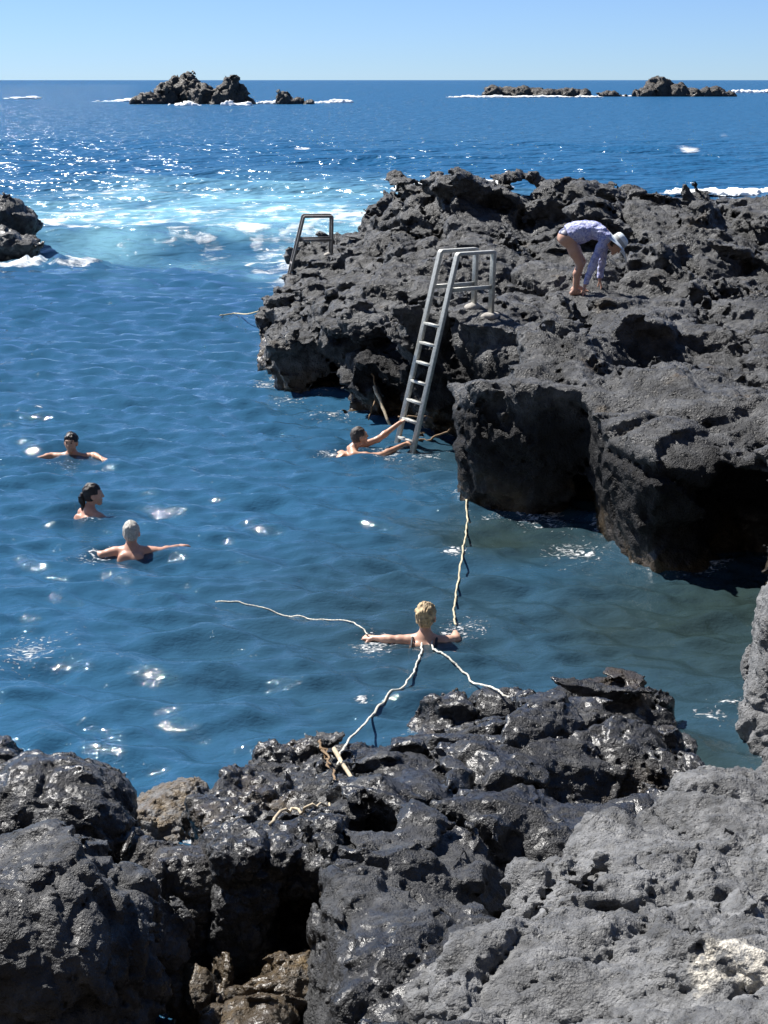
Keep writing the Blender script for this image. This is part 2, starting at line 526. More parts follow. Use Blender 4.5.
def build_sea():
    NC = 720
    inv = np.linspace(1 / 5.0, 1 / 120.0, 1200)
    Ys = np.concatenate([1 / inv, np.geomspace(121.5, 60000, 70)])
    Ys = np.sort(Ys)
    u = np.linspace(-1, 1, NC)
    X = u[None, :] * (.36 * Ys[:, None] + 4)
    Y = np.repeat(Ys[:, None], NC, 1)
    dY = np.gradient(Ys)[:, None] + 0 * X
    dX = (.36 * Ys[:, None] + 4) * 2 / NC + 0 * X
    cell = np.maximum(dY, dX) * .8
    Z = wave(X, Y, cell)
    # the wash heaping up against the rocks at the left edge
    bl = 1 - np.clip(np.sqrt(((X + 8.9) / 2.2) ** 2 + ((Y - 40.0) / 1.5) ** 2), 0, 1)
    Pn = np.stack([X.ravel() / .5, Y.ravel() / .5, 0 * X.ravel()], 1).astype(F32)
    mk = bl.ravel() > 0
    lump = np.zeros(X.size); lump[mk] = fbm(Pn[mk], 4, 33)
    Z = Z + (bl ** .7) * (.26 + .22 * lump.reshape(X.shape))
    V = np.stack([X, Y, Z], -1).reshape(-1, 3)
    nr = len(Ys)
    i = np.arange(nr - 1)[:, None] * NC + np.arange(NC - 1)[None, :]
    Qd = np.stack([i, i + 1, i + NC + 1, i + NC], -1).reshape(-1, 4)
    me = mesh_data('sea', V, Qd)
    x, y = V[:, 0], V[:, 1]
    P = np.stack([x / 2.4, y / 3.5, 0 * x], 1).astype(F32)
    n1 = fbm(P, 4, 5); n2 = fbm(P * 2.7, 4, 9)
    def blob(cx, cy, rx, ry, soft=1.0):
        return 1 - sstep(1 - soft, 1, np.sqrt(((x - cx) / rx) ** 2 + ((y - cy) / ry) ** 2))
    # aerated, turquoise water behind the surf line
    aer = np.maximum(blob(-5, 55, 16, 28), .8 * blob(-12, 41, 7, 7))
    aer = np.maximum(aer, .7 * blob(-2.0, 37, 4, 8))
    aer = aer * sstep(29, 47, y + n1 * 7 + .5 * x) * (.8 + .6 * n1)
    foam = np.zeros(len(x)); froth = np.zeros(len(x))
    surf = np.maximum.reduce([1.0 * blob(-1.5, 54, 10, 12), .95 * blob(-9, 53, 9, 11), .7 * blob(-11, 66, 9, 9), 1.0 * blob(-3, 47, 9, 8), .95 * blob(-2.2, 42, 4, 9), .9 * blob(-1.9, 36, 1.5, 6), 1.5 * blob(-9.0, 40.2, 2.6, 2.0, .7),
                              .75 * blob(-2.3, 38, 1.6, 7), .6 * blob(-4, 64, 9, 5), .95 * blob(2.5, 66, 6.5, 8),
                              .85 * blob(16, 62, 7, 6)])
    foam = np.maximum(foam, surf * (.66 + .8 * n2))
    # white water round the reefs and whitecaps
    for (cx, cy, rx, ry, a) in REEF_FOAM:
        foam = np.maximum(foam, a * blob(cx, cy, rx, ry, .8) * (.85 + .6 * n2))
    caps = sstep(.62, .85, fbm(np.stack([x / 9, y / 14, 0 * x], 1).astype(F32), 3, 77)) * sstep(50, 90, y) * (1 - sstep(500, 900, y))
    for (cx, cy, r, a) in SPLASH:
        froth = np.maximum(froth, a * blob(cx, cy, r * 1.6, r * 2.0))
    # wash along the rocks
    shal = np.zeros(len(x))
    for (cx, cy, rx, ry, a) in SHALLOW:
        shal = np.maximum(shal, a * blob(cx, cy, rx, ry))
    shal = np.clip(shal * (1 + .35 * n1), 0, 1)
    # the swash line: where the rocks break the surface
    gx, gy, gs = -8.0, 5.0, .06
    H = np.zeros((300, 520), F32)
    for o in ROCKS:
        co_ = np.empty(len(o.data.vertices) * 3, F32); o.data.vertices.foreach_get('co', co_); co_ = co_.reshape(-1, 3)
        co_ = co_[np.abs(co_[:, 2] - .02) < .07]
        a_, b_ = ((co_[:, 0] - gx) / gs).astype(int), ((co_[:, 1] - gy) / gs).astype(int)
        k_ = (a_ >= 0) & (a_ < 300) & (b_ >= 0) & (b_ < 520)
        H[a_[k_], b_[k_]] = 1
    for _ in range(3):
        H = np.maximum(H, .62 * np.maximum.reduce([np.roll(H, 1, 0), np.roll(H, -1, 0), np.roll(H, 1, 1), np.roll(H, -1, 1)]))
    a_, b_ = np.clip(((x - gx) / gs).astype(int), 0, 299), np.clip(((y - gy) / gs).astype(int), 0, 519)
    edge = H[a_, b_] * ((x > gx) & (x < gx + 17.9) & (y < gy + 31))
    froth = np.maximum(froth, edge * (.55 + 1.1 * perlin(np.stack([x / .9, y / .9, 0 * x], 1).astype(F32), 21)))
    clear = np.zeros(len(x))
    for (cx, cy) in BATHERS:
        clear = np.maximum(clear, blob(cx, cy, .75, .75, .8))
    attr(me, 'clear', clear)
    attr(me, 'aerated', np.clip(aer, 0, 1)); attr(me, 'foam', np.clip(foam, 0, 1)); attr(me, 'shallow', shal); attr(me, 'froth', froth)
    attr(me, 'far', sstep(20, 70, y))
    t = NT('sea_water')
    co = t.n('ShaderNodeTexCoord').outputs['Object']
    p = t.n('ShaderNodeBsdfDiffuse'); g = t.n('ShaderNodeBsdfGlossy'); fr = t.n('ShaderNodeFresnel'); fr.inputs['IOR'].default_value = 1.52
    far = t.att('far')
    base = t.mix(far, (.023, .082, .150), (.014, .086, .19))
    base = t.mix(t.att('shallow'), base, (.030, .048, .042))
    base = t.mix(t.math('MULTIPLY', t.att('aerated'), .9), base, (.24, .50, .60))
    mp = t.n('ShaderNodeMapping'); t.l(co, mp.inputs['Vector']); mp.inputs['Scale'].default_value = (1, 1.6, 1)
    mf = t.n('ShaderNodeMapping'); t.l(co, mf.inputs['Vector']); mf.inputs['Scale'].default_value = (.55, 1.1, 1)
    fn = t.noise(mf.outputs[0], 2.2, 9, .70, .9)
    fthr = t.math('SUBTRACT', t.math('ADD', t.att('foam'), t.math('MULTIPLY', t.math('ADD', t.math('MULTIPLY', fn, .6), t.math('MULTIPLY', t.noise(mf.outputs[0], .7, 6, .6, 1.2), .4)), 3.0)), 2.02)
    fm = t.math('MULTIPLY', fthr, 1.6, clamp=True)
    ff = t.noise(mp.outputs[0], 13, 5, .62, 1.2)
    f2 = t.math('MULTIPLY', t.math('SUBTRACT', t.math('ADD', t.math('MULTIPLY', t.att('froth'), .26), ff), .72), 9.0, clamp=True)
    fm = t.math('MAXIMUM', fm, f2)
    fm = t.math('MULTIPLY', fm, .88)
    base = t.mix(fm, base, (.78, .80, .80))
    t.l(base, p.inputs['Color'])
    t.l(t.mix(fm, t.mix(far, (.02,) * 3, (.16,) * 3), (.7, .7, .7)), g.inputs['Roughness'])
    a = t.noise(mp.outputs[0], 2.0, 3, .5, .3)
    b = t.noise(mp.outputs[0], 7.0, 3, .5, .3)
    c = t.noise(mp.outputs[0], .45, 3, .55)
    n_ = t.bump(t.math('MULTIPLY', c, far), 1.0, 1.15)
    e = t.noise(mp.outputs[0], 19.0, 2, .5, .3)
    hb = t.math('ADD', t.math('MULTIPLY', a, far), t.math('ADD', t.math('MULTIPLY', b, .12), t.math('MULTIPLY', e, .15)))
    n_ = t.bump(hb, 1.0, .05, n_)
    n_ = t.bump(fm, .6, .08, n_)
    for nd in (p, g, fr): t.l(n_, nd.inputs['Normal'])
    # a rough sea never mirrors as much at grazing angles as a still one: cap the Fresnel term
    cap = t.mix(far, (1.0,) * 3, (.30,) * 3)
    fac = t.math('MULTIPLY', t.math('MINIMUM', fr.outputs[0], cap), t.math('SUBTRACT', 1.0, t.math('MULTIPLY', fm, .9)))
    body = t.n('ShaderNodeMixShader'); t.l(fac, body.inputs[0]); t.l(p.outputs[0], body.inputs[1]); t.l(g.outputs[0], body.inputs[2])
    # the shallows let a little of the bottom show through
    tr = t.n('ShaderNodeBsdfTransparent'); tr.inputs['Color'].default_value = (.55, .62, .55, 1)
    ms = t.n('ShaderNodeMixShader')
    t.l(t.math('MULTIPLY', t.math('SUBTRACT', t.math('MAXIMUM', t.math('MULTIPLY', t.att('shallow'), .30), t.math('MULTIPLY', t.att('clear'), .45)), fm, clamp=True), 1.0), ms.inputs[0])
    t.l(body.outputs[0], ms.inputs[1]); t.l(tr.outputs[0], ms.inputs[2])
    t.l(ms.outputs[0], t.out.inputs['Surface'])
    return tag(link('sea_water', me, t.m), kind='structure')

REEF_FOAM = [(*at(px, py), w, w * 2.5, 1.0) for px, py, w in ((688, 150, 1.3), (300, 150, 1.0), (120, 137, 1.2), (215, 122, 1.5), (560, 128, 1.6), (30, 160, 1.2), (430, 108, 2.4), (640, 112, 2.0), (720, 135, 1.2), (90, 178, 1.2))]
SPLASH = []
SHALLOW = [(3.2, 12.2, 3.4, 4.4, 1.0), (1.4, 15.2, 2.2, 2.0, .9), (.9, 18.6, 1.2, 2.2, .7), (.4, 12.5, 3.5, 4.5, .5), (2.2, 9.6, 2, 2, .8)]
# ------------------------------------------------------------------ rocks
def wet_below(z0, z1, a=.25):
    return lambda P, n: 1 - sstep(z0, z1, P[:, 2] + a * n)

# the big outcrop across the pool
oc_tops = [(*at(280, 345, .65), .65), (*at(262, 350, .55), .55), (*at(300, 300, .8), .8), (*at(312, 275, .95), .95), (*at(335, 255, 1.25), 1.25), (*at(314, 240, 1.4), 1.4), (*at(326, 236, 1.45), 1.45), (*at(295, 285, .7), .7),
           (*at(345, 232, 1.45), 1.45), (*at(372, 206, 1.95), 1.95), (*at(400, 184, 2.6), 2.6), (*at(440, 192, 2.5), 2.45), (*at(350, 300, 1.25), 1.25),
           (*at(330, 335, .95), .95), (*at(380, 330, 1.15), 1.15), (*at(400, 270, 1.75), 1.75), (*at(470, 300, 1.68), 1.68), (*at(490, 305, 1.68), 1.68),
           (*at(450, 230, 2.1), 2.1), (*at(520, 225, 2.1), 2.1), (*at(580, 293, 1.64), 1.64), (*at(600, 298, 1.62), 1.62), (*at(560, 265, 1.85), 1.85), (*at(620, 260, 1.95), 1.95),
           (*at(600, 215, 2.3), 2.3), (*at(680, 230, 2.2), 2.2), (*at(740, 270, 1.75), 1.75), (*at(730, 205, 2.5), 2.5), (*at(790, 200, 2.6), 2.6), (*at(700, 300, 1.75), 1.75), (*at(768, 300, 1.75), 1.75),
           (*at(700, 360, 1.5), 1.5), (*at(640, 340, 1.55), 1.55), (*at(768, 390, 1.45), 1.45), (*at(560, 330, 1.5), 1.5), (9, 20, 2.0), (11, 28, 2.6)]
oc_poly = [(-1.85, 24.4), (-1.45, 23.3), (-1.2, 22.4), (-.2, 21.1), (.3, 20.3), (.95, 19.75), (1.5, 18.9), (1.9, 17.4), (2.6, 16.0), (3.8, 14.6), (5, 13.6), (12, 13), (12, 33),
           (5, 31), (2, 31.5), (.4, 32.8), (-.8, 32.4), (-1.55, 31.4), (-1.65, 30.0), (-1.7, 28), (-1.85, 26)]
block_a = Block([(.70, 17.1), (.74, 16.5), (.95, 16.15), (1.6, 15.85), (2.12, 15.85), (2.3, 17.2), (2.0, 18.3), (1.1, 17.4)],
                [(.8, 16.8, 1.3), (1.0, 16.3, 1.45), (2.0, 16.1, 1.42), (1.9, 17.6, 1.6), (1.2, 17.3, 1.3)], slope=-.06, k=.07)
block_b = Block([(2.08, 15.3), (2.1, 14.6), (2.45, 13.75), (3.4, 13.65), (4.2, 13.9), (4.6, 16), (3, 17.5), (2.1, 17)],
                [(2.15, 15, 1.25), (2.4, 14.1, 1.18), (3.3, 14.0, 1.15), (2.4, 16, 1.45), (3.5, 15.5, 1.4), (4.3, 15, 1.5)], slope=-.12, k=.07)
block_c = Block([(3.4, 13.3), (3.55, 12.95), (4.3, 12.3), (6, 12), (6.5, 15), (4, 15.2)],
                [(3.6, 13.1, 1.0), (3.8, 13.8, 1.35), (5, 13.5, 1.5)], slope=-.12, k=.12)
ridge = Block([(1.2, 27.6), (3.4, 27.3), (5.0, 26.4), (5.4, 27.2), (3.8, 29), (1.2, 29.2)],
              [(1.5, 28.3, 2.62), (3.2, 28, 2.72), (4.8, 27, 2.62)], slope=-.1, k=.12)
peak = Boulder((.30, 30.6, 1.95), (.7, .8, .6), 5)
ledge = Boulder((.75, 19.9, .5), (.6, .5, 1.15), 8)
shelf = Boulder((-1.05, 23.2, .1), (.75, .9, .8), 12)
shelf_b = Boulder((-.35, 21.7, .2), (.6, .8, .95), 14)
foot = Boulder((1.9, 15.3, -.02), (.3, .5, .2), 15)
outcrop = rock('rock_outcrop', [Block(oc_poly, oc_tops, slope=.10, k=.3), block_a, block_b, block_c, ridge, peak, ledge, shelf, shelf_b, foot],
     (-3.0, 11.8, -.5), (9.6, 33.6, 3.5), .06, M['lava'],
     cuts=[Ell((3.55, 14.0, .45), (.5, .6, .7)), Ell((6.3, 24.0, 2.4), (1.0, 1.1, .5)), Ell((1.25, 18.25, .75), (.4, .9, .65)),
           Ell((-.75, 22.0, .35), (.14, .5, .5)), Ell((.15, 20.55, .3), (.15, .5, .6)), Ell((2.75, 16.6, 1.55), (.5, .35, .22)), Ell(at_y(632, 172, 26.6), (.5, .8, .16)), Ell(at_y(518, 168, 27.8), (.75, 1.2, .22)), Ell(at_y(690, 182, 26.0), (.4, .8, .14))],
     big=(1.8, .26), lumps=((1.4, .40), (.55, .17), (.22, .055)), ang=.95, crack=(1.5, .30, .05), fine=((.15, .048), (.07, .020)), flat=1.9, tilt=(.15, .42), seed=3, black=lambda P, n: (1 - sstep(.95, 1.3, P[:, 2] + .22 * n)) * (1 - sstep(20.5, 23, P[:, 1])), calm=((2.85, 21.5, .55, .15), (1.45, 19.6, .4, .15), (1.5, 16.3, 1.2, .35), (3.0, 14.6, 1.5, .4)),  # 'black' is painted shade, low on the front cliff faces
     wet=wet_below(.1, .45, .3), ochre=lambda P, n: (1 - sstep(.05, .4, P[:, 2] + .3 * n)) * .8 + sstep(.5, .9, n) * .35)
tag(outcrop, 'large black lava outcrop across the pool, on which a woman bends down', 'rock')

# pillar of pale lava at the right edge
pillar = rock('rock_pillar', [Boulder((3.2, 10.6, .45), (.62, .8, 1.15), 21), Boulder((3.3, 10.0, -.05), (.75, .7, .55), 22)],
     (2.3, 9.2, -.4), (4.2, 11.6, 1.9), .03, M['lava_near'], lumps=((.5, .1), (.2, .06)), crack=(.6, .06, .06), fine=((.1, .03), (.04, .01)), big=(.9, .12), seed=24, ang=.4)
tag(pillar, 'grey pitted lava pillar at the water on the far right, cut by the photo edge', 'rock')

# ---- foreground
c_tops = [(*at(345, 748, .2), .2), (*at(400, 722, .25), .25), (*at(455, 698, .28), .28), (*at(520, 690, .25), .25), (*at(570, 676, .2), .2), (*at(640, 684, .22), .22), (*at(662, 715, .36), .36),
          (*at(500, 745, .45), .45), (*at(420, 750, .42), .42), (*at(580, 730, .45), .45), (*at(650, 785, .42), .42), (*at(450, 800, .68), .68), (*at(540, 775, .6), .6), (*at(600, 800, .55), .55),
          (*at(380, 830, .8), .8), (*at(400, 880, .95), .95), (*at(480, 880, .9), .9), (*at(420, 950, 1.02), 1.02), (*at(370, 1000, 1.05), 1.05), (*at(480, 980, 1.0), 1.0), (*at(430, 1060, 1.15), 1.15)]
c_poly = [at(318, 752, .1), at(350, 738, .1), at(400, 716, .1), at(455, 690, .15), at(520, 680, .2), at(570, 668, .2), at(640, 674, .2), at(668, 690, .2), at(678, 740, .2), at(690, 800, .2),
          at(640, 830, .4), at(560, 860, .6), at(520, 930, .9), at(540, 1090, 1.1), at(330, 1090, 1.0), at(322, 1000, .9), at(328, 900, .8), at(338, 830, .6)]
center = rock('wet_boulder', [Block(c_poly, c_tops, slope=.06, k=.16)], (-.75, 4.4, -.35), (2.6, 11.4, 1.5), .028, M['lava_wet'],
     cuts=[Ell((*at(410, 822, .62), .52), (.42, .30, .2)), Ell((*at(590, 790, .42), .33), (.42, .3, .22)), Ell((*at(520, 850, .7), .62), (.16, .5, .2)), Ell((*at(345, 780, .35), .3), (.25, .3, .15))],
     big=(.9, .13), lumps=((.7, .15), (.26, .07)), ang=.95, crack=(.95, .16, .035), fine=((.085, .024), (.035, .009)), flat=1.3, tilt=(.3, .35), seed=61,
     wet=lambda P, n: .65 + 1.0 * n + sstep(6.8, 7.8, P[:, 1]), ochre=lambda P, n: sstep(.15, .5, n) * .5 * (1 - sstep(.2, .5, P[:, 2])))
tag(center, 'broad glossy black lava mass between the swimmers and the dry grey rock', 'rock')

r_tops = [(*at(768, 742, .95), .95), (*at(715, 775, .93), .93), (*at(665, 815, .85), .85), (*at(590, 840, .85), .85), (*at(540, 900, .98), .98), (*at(700, 850, 1.1), 1.1), (*at(768, 850, 1.25), 1.25),
          (*at(600, 950, 1.2), 1.2), (*at(700, 950, 1.4), 1.4), (*at(768, 1000, 1.65), 1.65), (*at(500, 1000, 1.18), 1.18), (*at(430, 1010, 1.08), 1.08), (*at(600, 1060, 1.5), 1.5), (4.5, 6, 1.6), (4, 8, 1.0)]
r_poly = [at(775, 733, .9), at(735, 742, .9), at(715, 762, .85), at(680, 800, .75), at(640, 822, .75), at(560, 842, .75), at(525, 880, .85), at(505, 940, .95), at(430, 985, 1.0), at(400, 1090, 1.0),
          (.3, 3.0), (4.8, 3.0), (4.8, 8.3)]
right = rock('dry_boulder', [Block(r_poly, r_tops, slope=.12, k=.25)], (-.2, 3.1, -.3), (4.6, 9.0, 2.2), .03, M['lava_near'],
     cuts=[Ell((*at(740, 835, 1.2), 1.1), (.08, .14, .14)), Ell((*at(590, 890, 1.0), .95), (.10, .2, .12))],
     big=(.9, .10), lumps=((.6, .14), (.24, .075), (.10, .030)), ang=.25, crack=(.62, .10, .035), fine=((.06, .026), (.028, .013)), flat=1.25, tilt=(.2, .3), seed=81,
     wet=lambda P, n: (1 - sstep(.45, .8, P[:, 2] + .2 * n)), salt=lambda P, n: 1 - sstep(.10, .21, np.sqrt(((P[:, 0] - at(742, 952, 1.5)[0]) / 1.2) ** 2 + (P[:, 1] - at(742, 952, 1.5)[1]) ** 2) - .06 * n))
tag(right, 'dry grey lava slope with one whitish patch at lower right', 'rock')

s_tops = [(*at(330, 760, .25), .25), (*at(260, 785, .4), .4), (*at(200, 830, .62), .62), (*at(300, 790, .55), .55), (*at(225, 838, .85), .85), (*at(330, 835, .88), .88)]
s_poly = [at(345, 750, .2), at(320, 750, .15), at(255, 765, .15), at(215, 800, .3), at(185, 822, .4), at(205, 845, .7), (-.86, 6.85), (-.22, 6.75), at(350, 830, .7)]
slope_rock = rock('split_boulder', [Block(s_poly, s_tops, slope=.03, k=.10)], (-1.6, 6.2, -.35), (.25, 10.3, 1.3), .024, M['lava_wet'],
     cuts=[Ell((-.42, 6.75, .35), (.16, .35, .42))],
     big=(.8, .08), lumps=((.55, .09), (.2, .05)), crack=(.8, .06, .05), fine=((.08, .036), (.032, .013)), flat=1.2, tilt=(.3, .2), seed=95,
     wet=lambda P, n: .9 + .6 * n, ochre=lambda P, n: .5 * sstep(.0, .4, n) * (1 - sstep(.5, .8, P[:, 2])))
tag(slope_rock, 'wet glistening boulder with a black hollowed face, under the rope end', 'rock')

BOULDERS = [
    ('wet_boulder', (52, 838), 7.7, (.50, .60, .42), 31, (.2, .1, .3), 'lava_wet', 1.0, 0, 'smooth wet black boulder behind the big one at lower left'),
    ('dry_boulder', (8, 975), 6.15, (.76, .68, .66), 32, (.1, -.15, .2), 'lava_wet', .45, 0, 'biggest lower-left boulder, pitted grey with a shiny dark flank'),
    ('wet_boulder', (138, 945), 6.7, (.24, .3, .26), 33, (0, .3, 0), 'lava_near', .4, 0, 'small rounded dark boulder tucked behind the biggest lower-left boulder'),
    ('ochre_boulder', (158, 838), 8.7, (.34, .4, .28), 34, (.2, 0, 0), 'lava_near', .3, 1.0, 'yellow-brown boulder half hidden at the waterline between dark ones'),
    ('wet_boulder', (178, 905), 7.2, (.30, .36, .36), 35, (.35, .1, .2), 'lava_wet', 1.0, .2, 'dark block with a shiny flat top, left of the hollowed boulder'),
    ('mossy_boulder', (190, 1000), 6.55, (.20, .25, .22), 36, (0, 0, 0), 'lava_wet', .9, 1.0, 'small brown mossy stone at the foot of the dark block'),
    ('mossy_boulder', (298, 985), 6.5, (.21, .22, .14), 37, (0, .1, 0), 'lava_wet', .7, 1.3, 'pale yellowish wet stone lying under the black hollow'),
    ('mossy_boulder', (258, 1022), 6.1, (.26, .25, .16), 38, (0, -.1, 0), 'lava_wet', 1.0, .9, 'brown algae-covered stone at the bottom edge'),
    ('wet_boulder', (-6, 768), 8.9, (.18, .3, .16), 39, (0, 0, 0), 'lava_wet', .8, 0, 'black rock tip at the left edge beside the water'),
]
for nm, (px, py), Y, r, sd_, rot, mat, w, oc, lab in BOULDERS:
    c = at_y(px, py, Y)
    m = max(r) + .25
    o = rock(nm, [Boulder(c, r, sd_, rot)], (c[0] - r[0] - .25, c[1] - r[1] - .25, max(c[2] - r[2] - .3, -.5)), (c[0] + r[0] + .25, c[1] + r[1] + .25, c[2] + r[2] + .25),
             .022 if max(r) > .4 else .016, M[mat], big=(.6, .09), lumps=((.4, .07), (.16, .035)), crack=(.6, .05, .05), fine=((.07, .016), (.03, .007)), flat=1.1, ang=.95, seed=sd_ * 3,
             wet=lambda P, n, w=w: w + .7 * n, ochre=lambda P, n, oc=oc: oc * (.8 + .6 * n))
    tag(o, lab, 'rock')

# rocks at the left edge in the surf
for px, py, Y, r, sd_, lab in ((4, 224, 43.2, (.95, .9, .85), 41, 'rounded dark rock behind the surf at the left edge, higher of the two'),
                               (8, 246, 41.8, (.95, .8, .52), 42, 'low grey-streaked rock in white foam at the left edge')):
    c = at_y(px, py, Y)
    o = rock('surf_rock', [Boulder(c, r, sd_)], (c[0] - 1.4, c[1] - 1.3, -.4), (c[0] + 1.4, c[1] + 1.3, c[2] + 1.2), .06, M['lava'],
             big=(.9, .14), lumps=((.6, .12), (.25, .06)), crack=(.8, .08, .06), fine=((.14, .04), (.07, .012)), seed=sd_, sub=False,
             wet=lambda P, n: .5 + n, salt=lambda P, n, a=(sd_ == 42): a * sstep(.1, .4, n) * .5)
    tag(o, lab, 'rock')

# reef islets far out
def islet(lab, lumps_, seed, hh):
    S = []
    for k, (px, py, w, hgt, Y) in enumerate(lumps_):
        t_ = Y / (CP + (512 - py) / FPX * SP)
        s_ = t_ / FPX
        x = (px - 384) * s_
        S.append(Boulder((x, Y, 0), (w * s_ * .62, w * s_ * .55, hgt * s_ * 1.12), seed + k, planes=14))
    A = np.array([[*(b.c - b.r), *(b.c + b.r)] for b in S])
    lo, hi = A[:, :3].min(0) - 1.5, A[:, 3:].max(0) + 1.5
    lo[2] = -.8
    s_ = hh
    o = rock('reef_islet', S, lo, hi, s_, M['islet'], uk=.3, big=(4, .35), lumps=((2.4, .7), (1.0, .3)), crack=(3.0, .45, .12), fine=((.6, .14), (.3, .05)), flat=1.0,
             seed=seed, sub=False, wet=lambda P, n: 1 - sstep(.2, 1.0, P[:, 2] + .4 * n), ochre=lambda P, n: .4 * sstep(0, .5, n))
    tag(o, lab, 'reef')
islet('tallest dark reef islet with broken crags, upper left near the horizon', [(150, 104, 30, 12, 309), (168, 104, 26, 20, 312), (186, 104, 34, 29, 314), (205, 104, 30, 20, 310), (232, 104, 30, 25, 308), (222, 104, 24, 14, 306), (248, 104, 14, 10, 308)], 200, .3)
islet('small low reef rock just right of the tall left islet', [(283, 104, 14, 12, 308), (296, 104, 22, 8, 309), (308, 104, 14, 6, 309)], 220, .22)
islet('long low reef islet near the horizon at upper centre right', [(492, 96, 22, 10, 450), (508, 96, 26, 9, 452), (525, 96, 30, 10, 450), (545, 96, 28, 8, 448), (562, 96, 30, 9, 450), (580, 96, 22, 7, 450)], 240, .4)
islet('pointed reef islet near the horizon at upper right', [(645, 95, 24, 9, 450), (660, 95, 30, 19, 452), (676, 95, 30, 13, 452), (695, 95, 20, 8, 450), (712, 95, 24, 10, 450), (728, 95, 16, 5, 450)], 260, .4)
islet('tiny reef rocks between the two right-hand islets', [(600, 95, 10, 4, 450), (612, 95, 14, 6, 450), (622, 95, 8, 3, 450)], 280, .35)

# stony ground under the near boulders, and the bottom of the pool
def ground_sheet(name, x0, x1, y0, y1, h, fz, mat, kind='structure'):
    xs = np.arange(x0, x1, h); ys = np.arange(y0, y1, h)
    X, Y = np.meshgrid(xs, ys, indexing='ij')
    P = np.stack([X.ravel(), Y.ravel(), 0 * X.ravel()], 1).astype(F32)
    z = fz(P)
    V = np.stack([P[:, 0], P[:, 1], z], 1)
    i = np.arange(len(xs) - 1)[:, None] * len(ys) + np.arange(len(ys) - 1)[None, :]
    me = mesh_data(name, V, np.stack([i, i + len(ys), i + len(ys) + 1, i + 1], -1).reshape(-1, 4))
    for a_, v in (('black', 0.0), ('wet', 1.0), ('ochre', .6), ('salt', 0.0)):
        attr(me, a_, np.full(len(V), v))
    return tag(link(name, me, mat), kind=kind)
ground_sheet('shore_ground', -6, 6, 1.5, 10, .05, lambda P: .25 * fbm(P / .8, 4, 5) + .15 - .8 * sstep(6.2, 8.2, P[:, 1] + .4 * perlin(P / 2, 3)) + .6 * (1 - sstep(2, 5, P[:, 1])), M['lava_wet'])
ground_sheet('sky_block_slope', -70, 70, -60, 2.2, .7, lambda P: .3 + .95 * np.maximum(0, 2.4 - P[:, 1]) * sstep(2.4, -4, P[:, 1]) + .9 * fbm(P / 5, 4, 15) * sstep(1, -6, P[:, 1]) + 0 * P[:, 0], M['lava_wet'])  # unseen slope added behind the camera to block sky light
SURF = simple('white_surf', (.80, .82, .82), .8, 0, .06, 8, .6, 12)
def breaker(px0, px1, py, w, hgt, seed, h):
    a, b = at(px0, py), at(px1, py)
    n = max(3, int(abs(b[0] - a[0]) / (w * 1.1)))
    rs = np.random.RandomState(seed)
    S = []
    for i in range(n):
        t = (i + .5) / n
        S.append(Boulder((a[0] + (b[0] - a[0]) * t, a[1] + (b[1] - a[1]) * t + rs.uniform(-.5, .5) * w, -.1 * hgt), (w * rs.uniform(.8, 1.5), w * rs.uniform(.5, .9), hgt * rs.uniform(.4, 1.15)), seed + i, planes=8))
    o = rock('surf_foam', S, (a[0] - 2 * w, min(a[1], b[1]) - 2 * w, -.3 * hgt), (b[0] + 2 * w, max(a[1], b[1]) + 2 * w, 1.6 * hgt), h, SURF, uk=.3 * hgt, big=(2.0 * hgt, .3 * hgt), lumps=((.9 * hgt, .35 * hgt), (.4 * hgt, .18 * hgt)),
             crack=(2 * hgt, .1 * hgt, .1), fine=((.3 * hgt, .06 * hgt), (.2 * hgt, .02)), flat=1, seed=seed, sub=False, whole=False)
    return tag(o, kind='stuff')
for args in ((100, 138, 101.5, 2.2, .75, 501, .22), (176, 200, 105.5, 1.6, 1.1, 502, .22), (226, 248, 105.5, 1.4, .9, 503, .22), (255, 280, 104, 1.6, .8, 504, .22), (305, 345, 103, 2.0, .9, 505, .22), (0, 40, 99, 2.6, .7, 506, .3),
             (455, 500, 97.5, 2.6, .8, 507, .3), (500, 600, 97.5, 2.4, .6, 508, .3), (600, 650, 96.5, 2.4, .7, 509, .3), (650, 720, 96.5, 2.4, .6, 510, .3), (735, 775, 93, 3.4, 1.7, 511, .3), (415, 480, 190, 1.6, .5, 513, .1), (690, 775, 193, 1.3, .32, 514, .1)):
    breaker(*args)
ground_sheet('seabed', -20, 20, 5, 60, .25, lambda P: -.75 - .9 * sstep(0, 4, -P[:, 0]) + .3 * fbm(P / 1.5, 4, 6) - 3 * sstep(25, 45, P[:, 1]), M['lava_near'])
# ------------------------------------------------------------------ things on and around the rocks
bpy.context.view_layer.update()
def drop(o, x, y, z0=6.0):
    ok, p, n, i = o.ray_cast(Vector((x, y, z0)), Vector((0, 0, -1)))
    return p.z if ok else 0.0
def hit(o, px, py):
    d = Vector(ray(px, py)).normalized()
    ok, p, n, i = o.ray_cast(Vector((0, 0, CAM_H)), d)
    return p if ok else None

sp_ = hit(right, 742, 952)
if sp_ is not None:
    me_ = right.data
    co_ = np.empty(len(me_.vertices) * 3, F32); me_.vertices.foreach_get('co', co_); co_ = co_.reshape(-1, 3)
    dd_ = np.hypot((co_[:, 0] - sp_.x) / 1.5, (co_[:, 1] - sp_.y)) + .07 * fbm(co_ / .12, 3, 9)
    me_.attributes['salt'].data.foreach_set('value', np.ascontiguousarray(1.6 * (1 - sstep(.05, .13, dd_)), F32))

